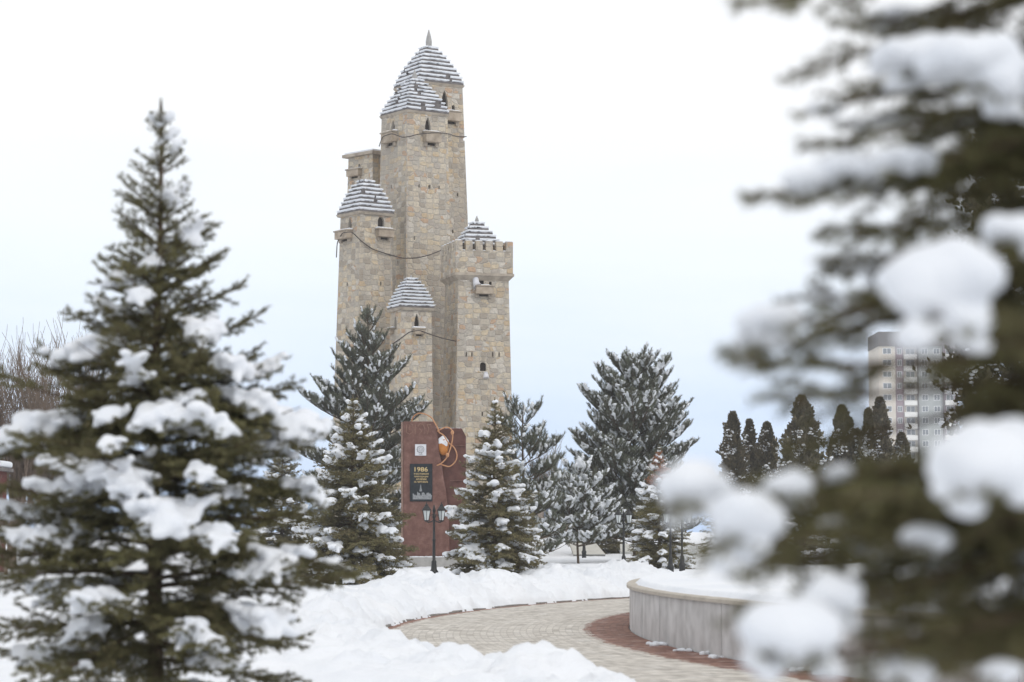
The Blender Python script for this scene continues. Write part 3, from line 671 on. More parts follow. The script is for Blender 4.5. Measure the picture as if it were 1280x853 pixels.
# ------------------------------------------------------------------ pines
def pine(loc, H, prof, seed, label, group, whorl=.42, per=6, dens=190, Ln=.125, wd=.012, snow_p=.6, snow_r=.075, voxel=.035, start=.1, elev=(.95, .15), lean=0, tuft=.42, sub=.22):
    rn = random.Random(seed); root = empty('pine_tree', loc, label, 'pine tree', group); wood = MB(); crown = MB(); segs = []; thin = []; sph = []
    tr = H * .013; ts = np.linspace(0, 1, 14); tk = lambda z: np.array([lean * z + .05 * sin(z * .9 + seed), .04 * sin(z * 1.3), z])
    wood.tube([tk(-.3 + t * (H + .3)) for t in ts], [tr * (1 - .9 * t) + .01 for t in ts], 8)
    z = H * start
    def shoot(p, d, l, lvl):
        """a branchlet curving upwards, needles on its outer part"""
        n = 4; pts = [p]; dd = d.copy()
        for k in range(n):
            dd = nrm(dd + np.array([rn.uniform(-.1, .1), rn.uniform(-.1, .1), .13])); pts.append(pts[-1] + dd * l / n)
        tl = min(tuft, l) ; acc = 0
        for k in range(n - 1, -1, -1):
            (segs if acc < tl else thin).append((pts[k], pts[k + 1])); acc += l / n
        thin.append((pts[0], pts[-2]))
        if lvl > 0:
            for k in range(1, n):
                for q in range(2 if l < .8 else 3):
                    lat = nrm(np.cross(dd, rn.choice([(0, 0, 1), (0, 0, -1)]))) ; d2 = nrm(dd * 1.0 + lat * rn.uniform(.5, 1.0) + np.array([0, 0, rn.uniform(-.1, .5)]))
                    shoot(pts[k], d2, l * rn.uniform(.35, .55) * (1.15 - .2 * k) + .12, lvl - 1)
        if rn.random() < snow_p * .55:
            for k in range(rn.randint(1, 2), n + 1):
                q = snow_r * rn.uniform(.5, 1.0); pp = pts[k]; sph.append((pp[0], pp[1], pp[2] + q * .3, q)); 
                if rn.random() < .5: mpt = (pts[k] + pts[k - 1]) / 2; sph.append((mpt[0], mpt[1], mpt[2] + q * .3, q * .9))
        return pts
    while z < H * .97:
        t = z / H; R = prof(t); ph = rn.uniform(0, 6.28); pr = per if t < .8 else 4
        for q in range(pr):
            az = ph + q * 2 * pi / pr + rn.uniform(-.35, .35); Lb = R * rn.uniform(.65, 1.15); e = elev[1] + (elev[0] - elev[1]) * t + rn.uniform(-.12, .12)
            pts = [tk(z + rn.uniform(-.15, .15))]; n = 6
            for k in range(n):
                ee = e - .12 + .5 * (k / n) ** 2; pts.append(pts[-1] + np.array([cos(az) * cos(ee), sin(az) * cos(ee), sin(ee)]) * Lb / n)
            wood.tube(pts, np.linspace(max(.008, tr * .3 * min(1, Lb / 1.5)), .006, n + 1), 4, cap=False)
            ns = max(2, int(Lb / sub))
            for w in range(ns):
                s = .25 + .75 * (w + rn.random()) / ns; p, tdir = along(np.array(pts), s)
                for sg in (-1, 1):
                    lat = nrm(np.cross(tdir, [0, 0, 1])) * sg; d = nrm(tdir * .9 + lat * rn.uniform(.5, 1.1) + np.array([0, 0, rn.uniform(0, .5)]))
                    l = (.34 * Lb * (1.05 - s) + .22) * rn.uniform(.7, 1.2); shoot(p, d, l, 1 if l > .36 else 0)
            shoot(pts[-1], nrm(pts[-1] - pts[-2]), .3, 0)
        z += whorl * rn.uniform(.75, 1.25)
    for q in range(5): shoot(tk(H - .35), nrm(np.array([rn.uniform(-.5, .5), rn.uniform(-.5, .5), 1.])), .3, 0)
    shoot(tk(H - .2), np.array([0, 0, 1.]), .3, 0)
    needles(crown, segs, dens, Ln, wd, fwd=1.1, seed=seed, up=.2); sticks(crown, segs, .012, .006, 1); sticks(crown, thin, .012, .008, 1)
    wood.build('trunk', M['bark'], root, True); crown.build('crown', [M['pine'], M['bark']], root); blobs(sph, 'snow_cover', M['tsnow'], root, voxel, .6, rough=voxel * .8)
    return root
def mid_pine(px, py_top, Y, rad_px, seed, label, prof=None, **k):
    loc = place(px, Y); H = P(px, py_top, Y).z - loc[2]; R = rad_px * Y / F_PX
    pf = interp(prof and [(a, c * R) for a, c in prof] or [(0, .8 * R), (.2, R), (.5, .85 * R), (.75, .5 * R), (.9, .25 * R), (1, .1)])
    return pine(loc, H, pf, seed, label, 'grey green pines around the monument', **k)
mid_pine(458, 384, 106, 92, 31, 'tall grey green pine in front of the stone towers, left of the monument', prof=[(0, .8), (.25, 1), (.5, .95), (.68, .62), (.85, .35), (1, .08)], snow_p=.35, whorl=.55, sub=.28)
mid_pine(655, 508, 83, 66, 32, 'open pine with upswept branch tips just right of the slender browner spruce', prof=[(0, .9), (.4, 1), (.7, .75), (.9, .6), (1, .4)], snow_p=.4, whorl=.65, sub=.34)
mid_pine(793, 444, 108, 88, 33, 'large full pine standing alone right of centre against pale sky', prof=[(0, .9), (.2, 1.0), (.45, 1.0), (.65, .90), (.82, .66), (.93, .35), (1, .1)], snow_p=.5, whorl=.42, sub=.25, per=7)
mid_pine(722, 596, 104, 62, 34, 'low spreading pine heavy with snow over the single far lamp post', prof=[(0, .9), (.5, 1), (1, .4)], snow_p=.75, start=.22, per=8, sub=.18)

# ------------------------------------------------------------------ columnar thujas
def thuja(loc, H, R, seed, label, group='columnar thujas beyond the terrace', n=None, leaf=.2):
    rn = np.random.RandomState(seed); root = empty('columnar_thuja', loc, label, 'thuja', group)
    n = n or int(H * R * 1100); t = rn.rand(n) ** .85; az = rn.rand(n) * 2 * pi
    lump = np.array([.76 + .75 * noise.noise(Vector((cos(a) * 1.6, sin(a) * 1.6, tt * H * 1.5 + seed))) for a, tt in zip(az, t)])
    lump *= 1 + .25 * rn.randn(n) * (rn.rand(n) < .25)
    pr = np.interp(t, [0, .08, .4, .7, .88, 1], [.55, .9, 1, .72, .42, .03]) * R * lump
    r = pr * (1 - .5 * rn.rand(n) ** 2.5); p = np.stack([r * np.cos(az), r * np.sin(az), .1 + t * (H - .1)], 1)
    b = MB(); K = 4; sp = []
    out = np.stack([np.cos(az), np.sin(az), np.full(n, 1.9)], 1)
    for k in range(K):
        d = out + rn.randn(n, 3) * .75; d /= np.linalg.norm(d, axis=1)[:, None]; s = np.cross(d, rn.randn(n, 3)); s /= np.linalg.norm(s, axis=1)[:, None]
        l = leaf * (.6 + .8 * rn.rand(n))[:, None]; w = l * .28
        V = np.stack([p, p + d * l * .5 + s * w, p + d * l, p + d * l * .5 - s * w], 1).reshape(-1, 3); b.add(V, np.arange(4 * n).reshape(-1, 4), 0)
    tb = MB(); zz = np.linspace(-.3, H * .9, 6); tb.tube([(0, 0, z) for z in zz], [H * .012 * (1.05 - z / H) + .01 for z in zz], 7)
    tb.build('trunk', M['bark'], root, True); b.build('crown', M['thuja'], root)
    wgt = np.array([max(0, noise.noise(Vector(tuple(q * 1.7))) - .05) for q in p]) ** 1.5 + 1e-5; wgt /= wgt.sum(); m_ = int(n * .16); ix = rn.choice(n, m_, replace=False, p=wgt); sph = []
    for i_ in ix:
        q = leaf * rn.uniform(.18, .55); sph.append((p[i_, 0] * 1.06, p[i_, 1] * 1.06, p[i_, 2] + leaf * .45, q))
    blobs(sph, 'snow_cover', M['tsnow'], root, None, .6)
    return root
TH = [(917, 519, 122, 13, 'leftmost columnar thuja right of the big lone pine'), (938, 528, 126, 9, 'narrow thin thuja between two fuller ones, second from the left'), (960, 532, 124, 14, 'blunt topped thuja left of the widest one'),
      (1003, 499, 118, 22, 'widest and fullest columnar thuja of the row'), (1054, 511, 121, 17, 'tall thuja with a shoulder, next to the right of the widest one'), (1072, 540, 126, 9, 'short slim thuja tucked between taller ones'),
      (1087, 515, 120, 10, 'slim thuja left of the apartment block'), (1102, 501, 120, 13, 'pointed thuja overlapping the left edge of the apartment block'), (1128, 545, 122, 14, 'low thuja in front of the apartment block')]
for k, (px, py, Y, rp, lab) in enumerate(TH):
    loc = place(px, Y); thuja(loc, P(px, py, Y).z - loc[2], rp * Y / F_PX * 1.42, 50 + k, lab)
loc = place(1268, 66); thuja(loc, P(1268, 70, 66).z - loc[2], 1.6, 71, 'huge dark columnar cypress rising at the right edge behind the near branches', None, n=30000, leaf=.15)

# dark evergreens behind the terrace
for k, (px, py, Y, rp, lab) in enumerate([(1005, 585, 104, 60, 'dark spruce behind the foot of the widest thuja'), (1110, 575, 106, 62, 'dark spruce below the apartment block'), (1165, 590, 98, 55, 'dark spruce just left of the huge cypress'),
                                     (1225, 600, 104, 55, 'dark spruce at the foot of the huge cypress'), (955, 610, 112, 50, 'dark spruce below the blunt topped thuja'), (905, 600, 118, 40, 'dark spruce at the left end behind the row of thujas')]):
    mid_spruce(px, py, Y, rp, 80 + k, lab, snow_p=.22, per=6, sp=.15, ter=.2, voxel=.05)

# ------------------------------------------------------------------ leafless trees
def bare(loc, H, W_, seed, label, nb=26, cat='bare tree', group='leafless trees behind the evergreens', spread=.5):
    rn = random.Random(seed); root = empty('bare_tree', loc, label, cat, group); segs = []; fine = []; tb = MB()
    def grow(p, d, l, lvl):
        n = 5; pts = [p]
        for k in range(n):
            d = nrm(d + np.array([rn.uniform(-.16, .16), rn.uniform(-.16, .16), .10])); pts.append(pts[-1] + d * l / n)
        if lvl >= 2: tb.tube(pts, np.linspace(.035 * lvl * H / 9, .018 * lvl * H / 9, n + 1), 5, cap=False)
        else: (segs if lvl == 1 else fine).extend([(pts[k], pts[k + 1]) for k in range(n)])
        if lvl == 0: return
        for k in range(1, n + 1):
            for q in range(rn.randint(2, 3)):
                a = rn.uniform(0, 6.28); dd = nrm(d + np.array([cos(a), sin(a), .25]) * rn.uniform(.3, .75)); grow(pts[k], dd, l * rn.uniform(.35, .62), lvl - 1)
    zt = H * .22; tb.tube([(0, 0, -.3), (0, 0, zt * .5), (.03, 0, zt)], [H * .022, H * .018, H * .016], 8)
    for q in range(nb):
        a = rn.uniform(0, 6.28); s = spread * rn.uniform(.1, 1); z0 = zt * rn.uniform(.6, 1)
        grow(np.array([cos(a) * W_ * .08, sin(a) * W_ * .08, z0]), nrm(np.array([cos(a) * s, sin(a) * s, 1.])), (H - z0) * rn.uniform(.40, .56), 2)
    c = MB(); sticks(c, segs, .016, .011); sticks(c, fine, .010, .006)
    tb.build('trunk', M['twig'], root, True); c.build('crown', M['twig'], root)
for k, (px, py, Y, lab) in enumerate([(15, 405, 92, 'bare broom shaped tree at the far left edge'), (95, 388, 96, 'bare tree with upright twigs behind the near left spruce'), (-45, 425, 90, 'bare tree cut by the left edge of the view'), (60, 440, 104, 'lower bare tree between two taller bare ones at the left')]):
    loc = place(px, Y); bare(loc, (P(px, py, Y).z - loc[2]), 2, 40 + k, lab, nb=13)
loc = place(693, 170); bare(loc, P(693, 535, 170).z - loc[2], 2, 47, 'pale bare tree between the two right hand pines, far behind', nb=7)
# brushy shrub heap under the left trees
loc = place(8, 80); bare(loc, P(8, 590, 80).z - loc[2] , 2, 48, 'low tangled leafless shrub against the dark red kiosk', nb=9, cat='shrub', spread=1.1)

# ------------------------------------------------------------------ the stone towers
TW = P(530, 670, 125); towers = empty('tower_memorial', (TW.x, 125, gz(TW.x, 125, False) - .2), 'cluster of tall tapering rubble stone towers with stepped snow striped pyramid roofs', 'stone tower')
T0 = towers.location.copy()
def rel(p): return Vector(p) - T0
class Tower:
    def __init__(s, pxc, Y, Lp, Rp, ytop, slope=.026, ph=None):
        s.Y = Y; k = F_PX / Y; s.phi = ph if ph is not None else atan2(Lp, Rp); phi = s.phi
        s.w = Rp / k / cos(phi); s.d = Lp / k / sin(phi)                                   # plan size at the top
        top = P(pxc, ytop, Y); s.zt = top.z; s.zb = T0.z - .3; s.H = s.zt - s.zb
        s.u = Vector((cos(phi), sin(phi), 0)); s.v = Vector((-sin(phi), cos(phi), 0))
        s.c = Vector((top.x, Y, 0)) + s.u * s.w / 2 + s.v * s.d / 2; s.sl = slope
    def corner(s, i, z, grow=0):
        g = (s.zt - z) * s.sl + grow; a = s.w / 2 + g; b_ = s.d / 2 + g
        sx, sy = ((-1, -1), (1, -1), (1, 1), (-1, 1))[i]; p = s.c + s.u * sx * a + s.v * sy * b_; return Vector((p.x, p.y, z))
    def build(s, label=None):
        me = bpy.data.meshes.new('tower'); vs = []; fs = []; uv = []; nz_ = 12
        zs = np.linspace(s.zb, s.zt, nz_ + 1)
        for z in zs:
            for i in range(4): vs.append(tuple(rel(s.corner(i, z))))
        off = random.Random(int(s.Y * 100 + s.w * 1000)).uniform(0, 40)
        for q in range(nz_):
            for i in range(4):
                j = (i + 1) % 4; fs.append((q * 4 + i, q * 4 + j, q * 4 + 4 + j, q * 4 + 4 + i)); wd = (s.w, s.d)[i % 2]
                g0 = (s.zt - zs[q]) * s.sl; g1 = (s.zt - zs[q + 1]) * s.sl; o_ = off + i * 11.3
                uv += [(o_ - g0, zs[q]), (o_ + wd + g0, zs[q]), (o_ + wd + g1, zs[q + 1]), (o_ - g1, zs[q + 1])]
        fs.append((3, 2, 1, 0)); fs.append(tuple(nz_ * 4 + i for i in range(4))); uv += [(0, 0)] * 4 + [(0, 0), (s.w, 0), (s.w, s.d), (0, s.d)]
        me.from_pydata(vs, [], fs); l = me.uv_layers.new(name='UVMap'); l.data.foreach_set('uv', np.array(uv).ravel())
        me.materials.append(M['stone']); s.o = link('tower', me, towers)
        if label: s.o['label'] = label
        s.cut = MB(); s.ncut = 0; return s
    def face(s, side):
        """right-hand face (toward the camera right) or left-hand face: origin, along, outward normal"""
        if side == 'R': a, b_, c_ = s.corner(0, s.zb), s.corner(1, s.zb), s.corner(0, s.zt)
        else: a, b_, c_ = s.corner(3, s.zb), s.corner(0, s.zb), s.corner(3, s.zt)
        al = (b_ - a).normalized(); n = al.cross((c_ - a)).normalized(); 
        if n.y > 0: n = -n
        return a, al, n
    def hit(s, side, px, py):
        a, al, n = s.face(side); r = RAY(px, py); c0 = Vector((0, 0, CAM_H)); t = (a - c0).dot(n) / r.dot(n); return c0 + r * t, al, n
    def window(s, side, px, py, w_px, h_px, pointed=True, dark=True):
        """opening whose sill centre is at pixel (px, py)"""
        p, al, n = s.hit(side, px, py); f = abs(al.x); w = w_px * s.Y / F_PX / f; h = h_px * s.Y / F_PX; n = Vector((n.x, n.y, 0)).normalized()
        if pointed: prof = [(-.5, 0), (.5, 0), (.5, .42), (.36, .68), (.16, .88), (0, 1), (-.16, .88), (-.36, .68), (-.5, .42)]
        else: prof = [(-.5, 0), (.5, 0), (.5, .72), (.36, .9), (.14, 1), (-.14, 1), (-.36, .9), (-.5, .72)]
        pts = [rel(p + al * x * w + Vector((0, 0, z * h)) + n * .25) for x, z in prof]
        s.cut.prism(pts, -n * .75); s.ncut += 1
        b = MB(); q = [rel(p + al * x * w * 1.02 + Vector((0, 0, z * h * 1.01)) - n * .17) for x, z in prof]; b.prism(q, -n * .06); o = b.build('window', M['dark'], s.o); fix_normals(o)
    def balcony(s, side, px, py, w_px, h_px, out=.55, snow=.10, corb=True):
        out *= .72
        """box under a window, top centre at pixel"""
        p, al, n = s.hit(side, px, py); f = abs(al.x); w = w_px * s.Y / F_PX / f; h = h_px * s.Y / F_PX; n = Vector((n.x, n.y, 0)).normalized(); rz = atan2(al.y, al.x)
        b = MB(); c = rel(p + n * (out / 2 - .08)); hb = h * .72 if corb else h
        def bx(cc, d, m): b.box(cc, d, rz, m)
        bx(c - Vector((0, 0, hb / 2)), (w, out + .1, hb), 0); bx(c + Vector((0, 0, .03)), (w + .12, out + .2, .07), 1)
        if corb:
            for sx in (-.36, .36): bx(rel(p + n * (out * .3 - .08) + al * sx * w - Vector((0, 0, hb + h * .16))), (w * .18, out * .6, h * .34), 1)
            bx(rel(p + n * .0 - Vector((0, 0, hb + h * .1))), (w * .5, .12, h * .2), 2)
        o = b.build('balcony', [M['brownbox'], M['dressed'], M['dark']], s.o); bevel(o, .02, 1)
        if snow:
            sph = []; k = int(w / .10)
            for i in range(k + 1):
                for j in (-.3, 0, .3): 
                    q = c + al * (i / k - .5) * w * .95 + n * j * out * .7; sph.append((q.x, q.y, q.z + .09, snow * random.Random(i * 7 + int(px)).uniform(.7, 1.1)))
            blobs(sph, 'balcony_snow', M['tsnow'], s.o, .05, .6)
    def slit(s, side, px, py, w_px=1.6, h_px=5): s.window(side, px, py, w_px, h_px, False)
    def finish(s):
        if s.ncut:
            c = s.cut.build('cutter', M['stone']); fix_normals(c); c.parent = towers
            m = s.o.modifiers.new('b', 'BOOLEAN'); m.operation = 'DIFFERENCE'; m.object = c; m.solver = 'EXACT'
            bpy.context.view_layer.update(); dg = bpy.context.evaluated_depsgraph_get(); me = bpy.data.meshes.new_from_object(s.o.evaluated_get(dg)); me.name = 'tower'
            s.o.modifiers.clear(); s.o.data = me; bpy.data.objects.remove(c)
    def roof(s, h_px, steps=9, over=.28, prof=((0, 1), (.19, .90), (.40, .75), (.62, .55), (.83, .34), (1, .16)), spire=(8, 19), scale=1.0, z0=None, snow=True, tilt=1.0):
        H = h_px * 1.16 * s.Y / F_PX; z0 = s.zt if z0 is None else z0; R_ = random.Random(int(h_px * 13 + s.Y)); b = MB(); sn = MB()
        a0_, b0_ = (s.w / 2 + over) * scale, (s.d / 2 + over) * scale; A = s.phi
        def ringp(f, z, g=0):
            return [rel(Vector((s.c.x, s.c.y, 0)) + s.u * sx * (a0_ * f + g) + s.v * sy * (b0_ * f + g) + Vector((0, 0, z))) for sx, sy in ((-1, -1), (1, -1), (1, 1), (-1, 1))]
        def frus(mb, r0, r1, m=0):
            mb.poly(r0 + r1, [(3, 2, 1, 0), (4, 5, 6, 7), (0, 1, 5, 4), (1, 2, 6, 5), (2, 3, 7, 6), (3, 0, 4, 7)], m)
        fx = [p[0] for p in prof]; fy = [p[1] for p in prof]
        dz = H / steps
        for k in range(steps):
            f0 = float(np.interp(k / steps, fx, fy)); f1 = float(np.interp((k + 1) / steps, fx, fy)); z = z0 + k * dz
            frus(b, ringp(f0, z), ringp(f0, z + dz * .40)); frus(b, ringp(f0, z + dz * .40, -.06), ringp(f1, z + dz, .02))
            # snow lying on this course, its lower edge ragged
            n = 9; nseg = 18; V = []; Fs = []
            ra = ringp(f0, z + dz * .44, -.02); rb = ringp(f1, z + dz * .97, .05); cnt = 4 * nseg
            for row in range(4):
                for i in range(4):
                    for q in range(nseg):
                        t = q / nseg; lo_ = ra[i].lerp(ra[(i + 1) % 4], t); up_ = rb[i].lerp(rb[(i + 1) % 4], t); j_ = (R_.uniform(-.035, .035) + .07 * noise.noise(Vector((i * 5 + t * 4, z * 3, s.w)))) if row in (0, 1) else 0
                        ctr = rel(Vector((s.c.x, s.c.y, z + dz * .5))); f = (0, .02, .55, 1)[row]; p = lo_.lerp(up_, f)
                        outv = (p - ctr); outv.z = 0; outv.normalize(); thick = (.0, .07, .07, .0)[row]
                        V.append(p + outv * (thick * (1 + .5 * j_ / .035)) + Vector((0, 0, thick * .6 + j_ * .7)))
            for row in range(3):
                for q in range(cnt):
                    if noise.noise(Vector((q * .22, z * 2.1, s.w * 3))) > .50: continue
                    Fs.append((row * cnt + q, row * cnt + (q + 1) % cnt, (row + 1) * cnt + (q + 1) % cnt, (row + 1) * cnt + q))
            sn.add([tuple(p) for p in V], Fs)
        rf = b.build('roof', M['slate'], s.o); fix_normals(rf)
        if snow: o = sn.build('roof_snow', M['tsnow'], s.o, True); fix_normals(o)
        # eaves slab
        e = MB(); r0 = ringp(1, z0 - .14, -.02); r1 = ringp(1, z0 - .012, .05); frus(e, r0, r1); o = e.build('eaves', M['dressed'], s.o); fix_normals(o)
        if spire:
            w, h = spire[0] * s.Y / F_PX / 2, spire[1] * s.Y / F_PX; e = MB(); c_ = rel((s.c.x, s.c.y, z0 + H - .05))
            e.lathe([(w * 1.5, 0), (w * 1.45, h * .08), (w * .95, h * .12), (w * 1.0, h * .35), (w * .72, h * .62), (w * .35, h * .85), (.02, h * 1.02)], c_, 8); e.build('spire', M['plinth'], s.o, True)

# tallest tower at the back
t1 = Tower(524, 127.5, 33, 54, 101, .030, atan2(33, 54)).build('tallest tower, at the back, with the highest stepped roof and a stone spire')
t1.window('R', 556, 138, 8, 26); t1.window('R', 567, 140, 4, 9, False); t1.balcony('R', 563, 141, 20, 16, .5); t1.slit('R', 572, 246, 2, 5); t1.slit('R', 566, 292, 2, 5); t1.slit('R', 580, 176, 2, 4)
t1.finish(); t1.roof(45, 9, .05, spire=(8, 23))
# second tall tower in front
t2 = Tower(509, 124, 35, 50, 137, .016).build('second tall tower, in front, with two balconies under its roof')
t2.window('R', 535, 166, 7, 20); t2.balcony('R', 538, 167, 19, 17); t2.window('L', 491, 167, 5, 18); t2.balcony('L', 490, 167, 15, 17)
for px, py in ((524, 235), (537, 236), (549, 237), (518, 300)): t2.slit('R', px, py, 1.8 if px != 537 else 3, 5)
for px, py in ((489, 236), (497, 331)): t2.slit('L', px, py, 1.6, 5)
t2.finish(); t2.roof(40, 9, .05, spire=(7, 13))
# flat topped tower behind at the left
t3 = Tower(466, 128.3, 33, 34, 193, .018).build('lower tower with a flat slab top, behind at the left')
t3.window('L', 449, 213, 3, 8, False); t3.balcony('L', 445, 213, 16, 11, .45, .07); t3.window('L', 441, 236, 3, 9); t3.finish()
b = MB(); cc = rel((t3.c.x, t3.c.y, t3.zt + .09)); b.box(cc, (t3.w + .5, t3.d + .5, .16), t3.phi); b.box(cc + Vector((0, 0, .13)), (t3.w + .3, t3.d + .3, .10), t3.phi, 1); b.build('roof', [M['dressed'], M['tsnow']], t3.o)
# left front tower
t4 = Tower(450, 121.5, 27, 37, 264, .022).build('left front tower with arched windows above two small balconies')
t4.window('L', 437, 290, 5, 19); t4.balcony('L', 433, 290, 17, 13); t4.window('R', 476.5, 288, 8, 17, False); t4.balcony('R', 479, 288, 18, 13); t4.slit('L', 434, 358, 2, 5); t4.slit('R', 476, 357, 2, 5)
t4.finish(); t4.roof(38, 8, .13, spire=(4, 4), prof=((0, 1), (.5, .70), (.75, .50), (1, .14)))
# small front tower
t5 = Tower(502, 118.5, 16, 37, 384, .012).build('smallest front tower with narrow triangular windows')
t5.window('R', 521, 412, 6, 20); t5.balcony('R', 523, 412, 13, 9, .4); t5.window('L', 494, 412, 4, 18); t5.balcony('L', 490, 412, 6, 6, .35, .08, False); t5.finish(); t5.roof(34, 9, .12, spire=(4, 5), prof=((0, 1), (.35, .80), (.7, .52), (1, .15)))
# right tower with battlements
t6 = Tower(573, 119.5, 18, 63, 342, .020).build('right tower with a battlemented parapet and a small pyramid roof')
t6.window('R', 601, 359, 8, 15, False); t6.balcony('R', 604, 359, 22, 13, .55, .07); t6.window('R', 613, 358, 3.5, 6, False); t6.window('R', 604, 464, 8, 11, False)
for px in (583, 590, 616, 624): t6.slit('R', px, 446, 1.8, 6)
t6.slit('L', 562, 358, 1.6, 5); t6.slit('R', 603, 520, 2, 5); t6.finish()
kz = t6.Y / F_PX; ztop = t6.zt; zc = P(573, 342, t6.Y).z; ph = P(573, 313, t6.Y).z - zc; mh = P(573, 301, t6.Y).z - P(573, 313, t6.Y).z
b = MB()
def sq(mb, w, d, z0, z1, m=0, w1=None, d1=None):
    w1 = w1 or w; d1 = d1 or d; V = []
    for (ww, dd, z) in ((w, d, z0), (w1, d1, z1)):
        for sx, sy in ((-1, -1), (1, -1), (1, 1), (-1, 1)): V.append(rel(Vector((t6.c.x, t6.c.y, z)) + t6.u * sx * ww / 2 + t6.v * sy * dd / 2))
    mb.poly(V, [(3, 2, 1, 0), (4, 5, 6, 7), (0, 1, 5, 4), (1, 2, 6, 5), (2, 3, 7, 6), (3, 0, 4, 7)], m)
ow_, od_ = t6.w + .36, t6.d + .36
sq(b, t6.w + .02, t6.d + .02, zc - .32, zc - .10, 1, ow_ + .06, od_ + .06); sq(b, ow_ + .10, od_ + .10, zc - .097, zc + .03, 1); sq(b, ow_, od_, zc + .033, zc + ph, 0)
o = b.build('parapet', [M['stone'], M['dressed']], t6.o); fix_normals(o)
me = o.data; uvl = me.uv_layers.new(name='UVMap')
for pl in me.polygons:
    for li_ in pl.loop_indices:
        v = me.vertices[me.loops[li_].vertex_index].co; uvl.data[li_].uv = ((v - rel(t6.c)).dot(t6.u if abs(pl.normal.dot(t6.v)) > .5 else t6.v), v.z)
sp = []
nm = 6; mw = ow_ / (nm + (nm - 1) * .52)
def merlon(cx_, cy_, w, d, k):
    b = MB(); c = rel(Vector((t6.c.x, t6.c.y, zc + ph + mh / 2 + .003)) + t6.u * cx_ + t6.v * cy_); b.box(c, (w, d, mh), t6.phi); o = b.build('merlon', M['stone'], t6.o); u2 = o.data.uv_layers.new(name='UVMap')
    for li_, lp in enumerate(o.data.loops):
        v = o.data.vertices[lp.vertex_index].co; u2.data[li_].uv = (v.x * .9 + v.y * .6 + k, v.z)
    for q in range(5): p = c + t6.u * (q / 4 - .5) * w * .7; sp.append((p.x, p.y, p.z + mh / 2 + .02, .10))
for k in range(nm):
    x = -ow_ / 2 + mw / 2 + k * mw * 1.52
    merlon(x, -od_ / 2 + .16, mw, .32, k); merlon(x, od_ / 2 - .16, mw, .32, k + 9)
    if k < nm - 1:
        for q in range(4): p = rel(Vector((t6.c.x, t6.c.y, zc + ph + .02)) + t6.u * (x + mw * (.58 + .12 * q)) + t6.v * (-od_ / 2 + .12)); sp.append((p.x, p.y, p.z, .09))
nd = 4; md = (od_ - .66) / (nd + (nd + 1) * .5)
for k in range(nd):
    y = -od_ / 2 + .33 + md + k * md * 1.5
    merlon(-ow_ / 2 + .16, y, .32, md, k + 20); merlon(ow_ / 2 - .16, y, .32, md, k + 30)
blobs(sp, 'merlon_snow', M['tsnow'], t6.o, .05, .5)
t6.w *= .74; t6.d *= .72; t6.roof(30, 6, .10, z0=zc + ph + .25, spire=(5, 9), prof=((0, 1), (.5, .62), (1, .14)))
b = MB(); p, al, n = t6.hit('R', 592, 356); nf = Vector((n.x, n.y, 0)).normalized(); q = rel(p + nf * .35)
b.tube([q + Vector((0, 0, .35)), q + Vector((0, 0, .05)) + nf * .1, q - Vector((-.05, 0, .18)) + nf * .25], [.14, .17, .22], 10); o = b.build('loudspeaker', M['whitepl'], t6.o, True); b = MB(); b.tube([q + nf * .1, rel(p) - nf * .1], .03, 6); b.build('bracket', M['black'], t6.o)
b = MB(); p, al, n = t6.hit('R', 605, 470); nf = Vector((n.x, n.y, 0)).normalized(); q = rel(p + nf * .3); b.tube([q + Vector((0, 0, .16)), q - Vector((0, 0, .14)) + nf * .1], [.10, .16], 10); b.tube([q, rel(p) - nf * .1], .03, 6); b.build('floodlight', M['whitepl'], t6.o, True)
# cables slung round the towers
def cable(pts, sag=None, r=.027):
    V = [rel(P(x, y, Y)) for x, y, Y in pts]; out = []
    for a, c in zip(V[:-1], V[1:]):
        for q in range(8): out.append(a.lerp(c, q / 8))
    out.append(V[-1]); b = MB(); A = np.array([tuple(p) for p in out])
    for _ in range(3): A[1:-1] = (A[:-2] + A[1:-1] * 2 + A[2:]) / 4
    b.tube(A, r, 6); b.build('cable', M['wire'], towers, True)
def onface(T, side, px, py, o_=.07):
    p, al, n = T.hit(side, px, py); k = p.y - o_ * 1.3; return (px, py, k)
cable([onface(t4, 'L', 420.5, 322, .12), onface(t4, 'L', 421.5, 303, .12), onface(t4, 'L', 428, 291, .75), onface(t4, 'L', 440, 290, .75), onface(t4, 'R', 452, 302), onface(t4, 'R', 466, 312), onface(t4, 'R', 485, 318, .1), (503, 323, 123.3), (520, 323, 123), (537, 319, 121.5), onface(t6, 'L', 554, 312, .5)])
cable([onface(t2, 'L', 474, 183), onface(t2, 'L', 478, 171, .75), onface(t2, 'L', 490, 167, .8), onface(t2, 'L', 503, 172, .3), onface(t2, 'R', 512, 171, .3), onface(t2, 'R', 522, 168, .5), onface(t2, 'R', 545, 166, .8), onface(t2, 'R', 558, 167, .2), onface(t1, 'R', 572, 171), onface(t1, 'R', 583, 171)])
cable([onface(t5, 'L', 488, 432), onface(t5, 'L', 500, 424), onface(t5, 'R', 512, 415, .5), onface(t5, 'R', 524, 413, .55), onface(t5, 'R', 537, 418), (553, 423, 119.2), onface(t6, 'R', 575, 428), onface(t6, 'R', 600, 430), onface(t6, 'R', 620, 428), onface(t6, 'R', 635, 426)])
cable([onface(t6, 'R', 609, 374, .2), onface(t6, 'R', 618, 395), onface(t6, 'R', 628, 413), onface(t6, 'R', 635, 426)], r=.024)
cable([onface(t6, 'L', 556, 503), onface(t6, 'R', 575, 501), onface(t6, 'R', 600, 494), onface(t6, 'R', 620, 493), onface(t6, 'R', 638, 494)])

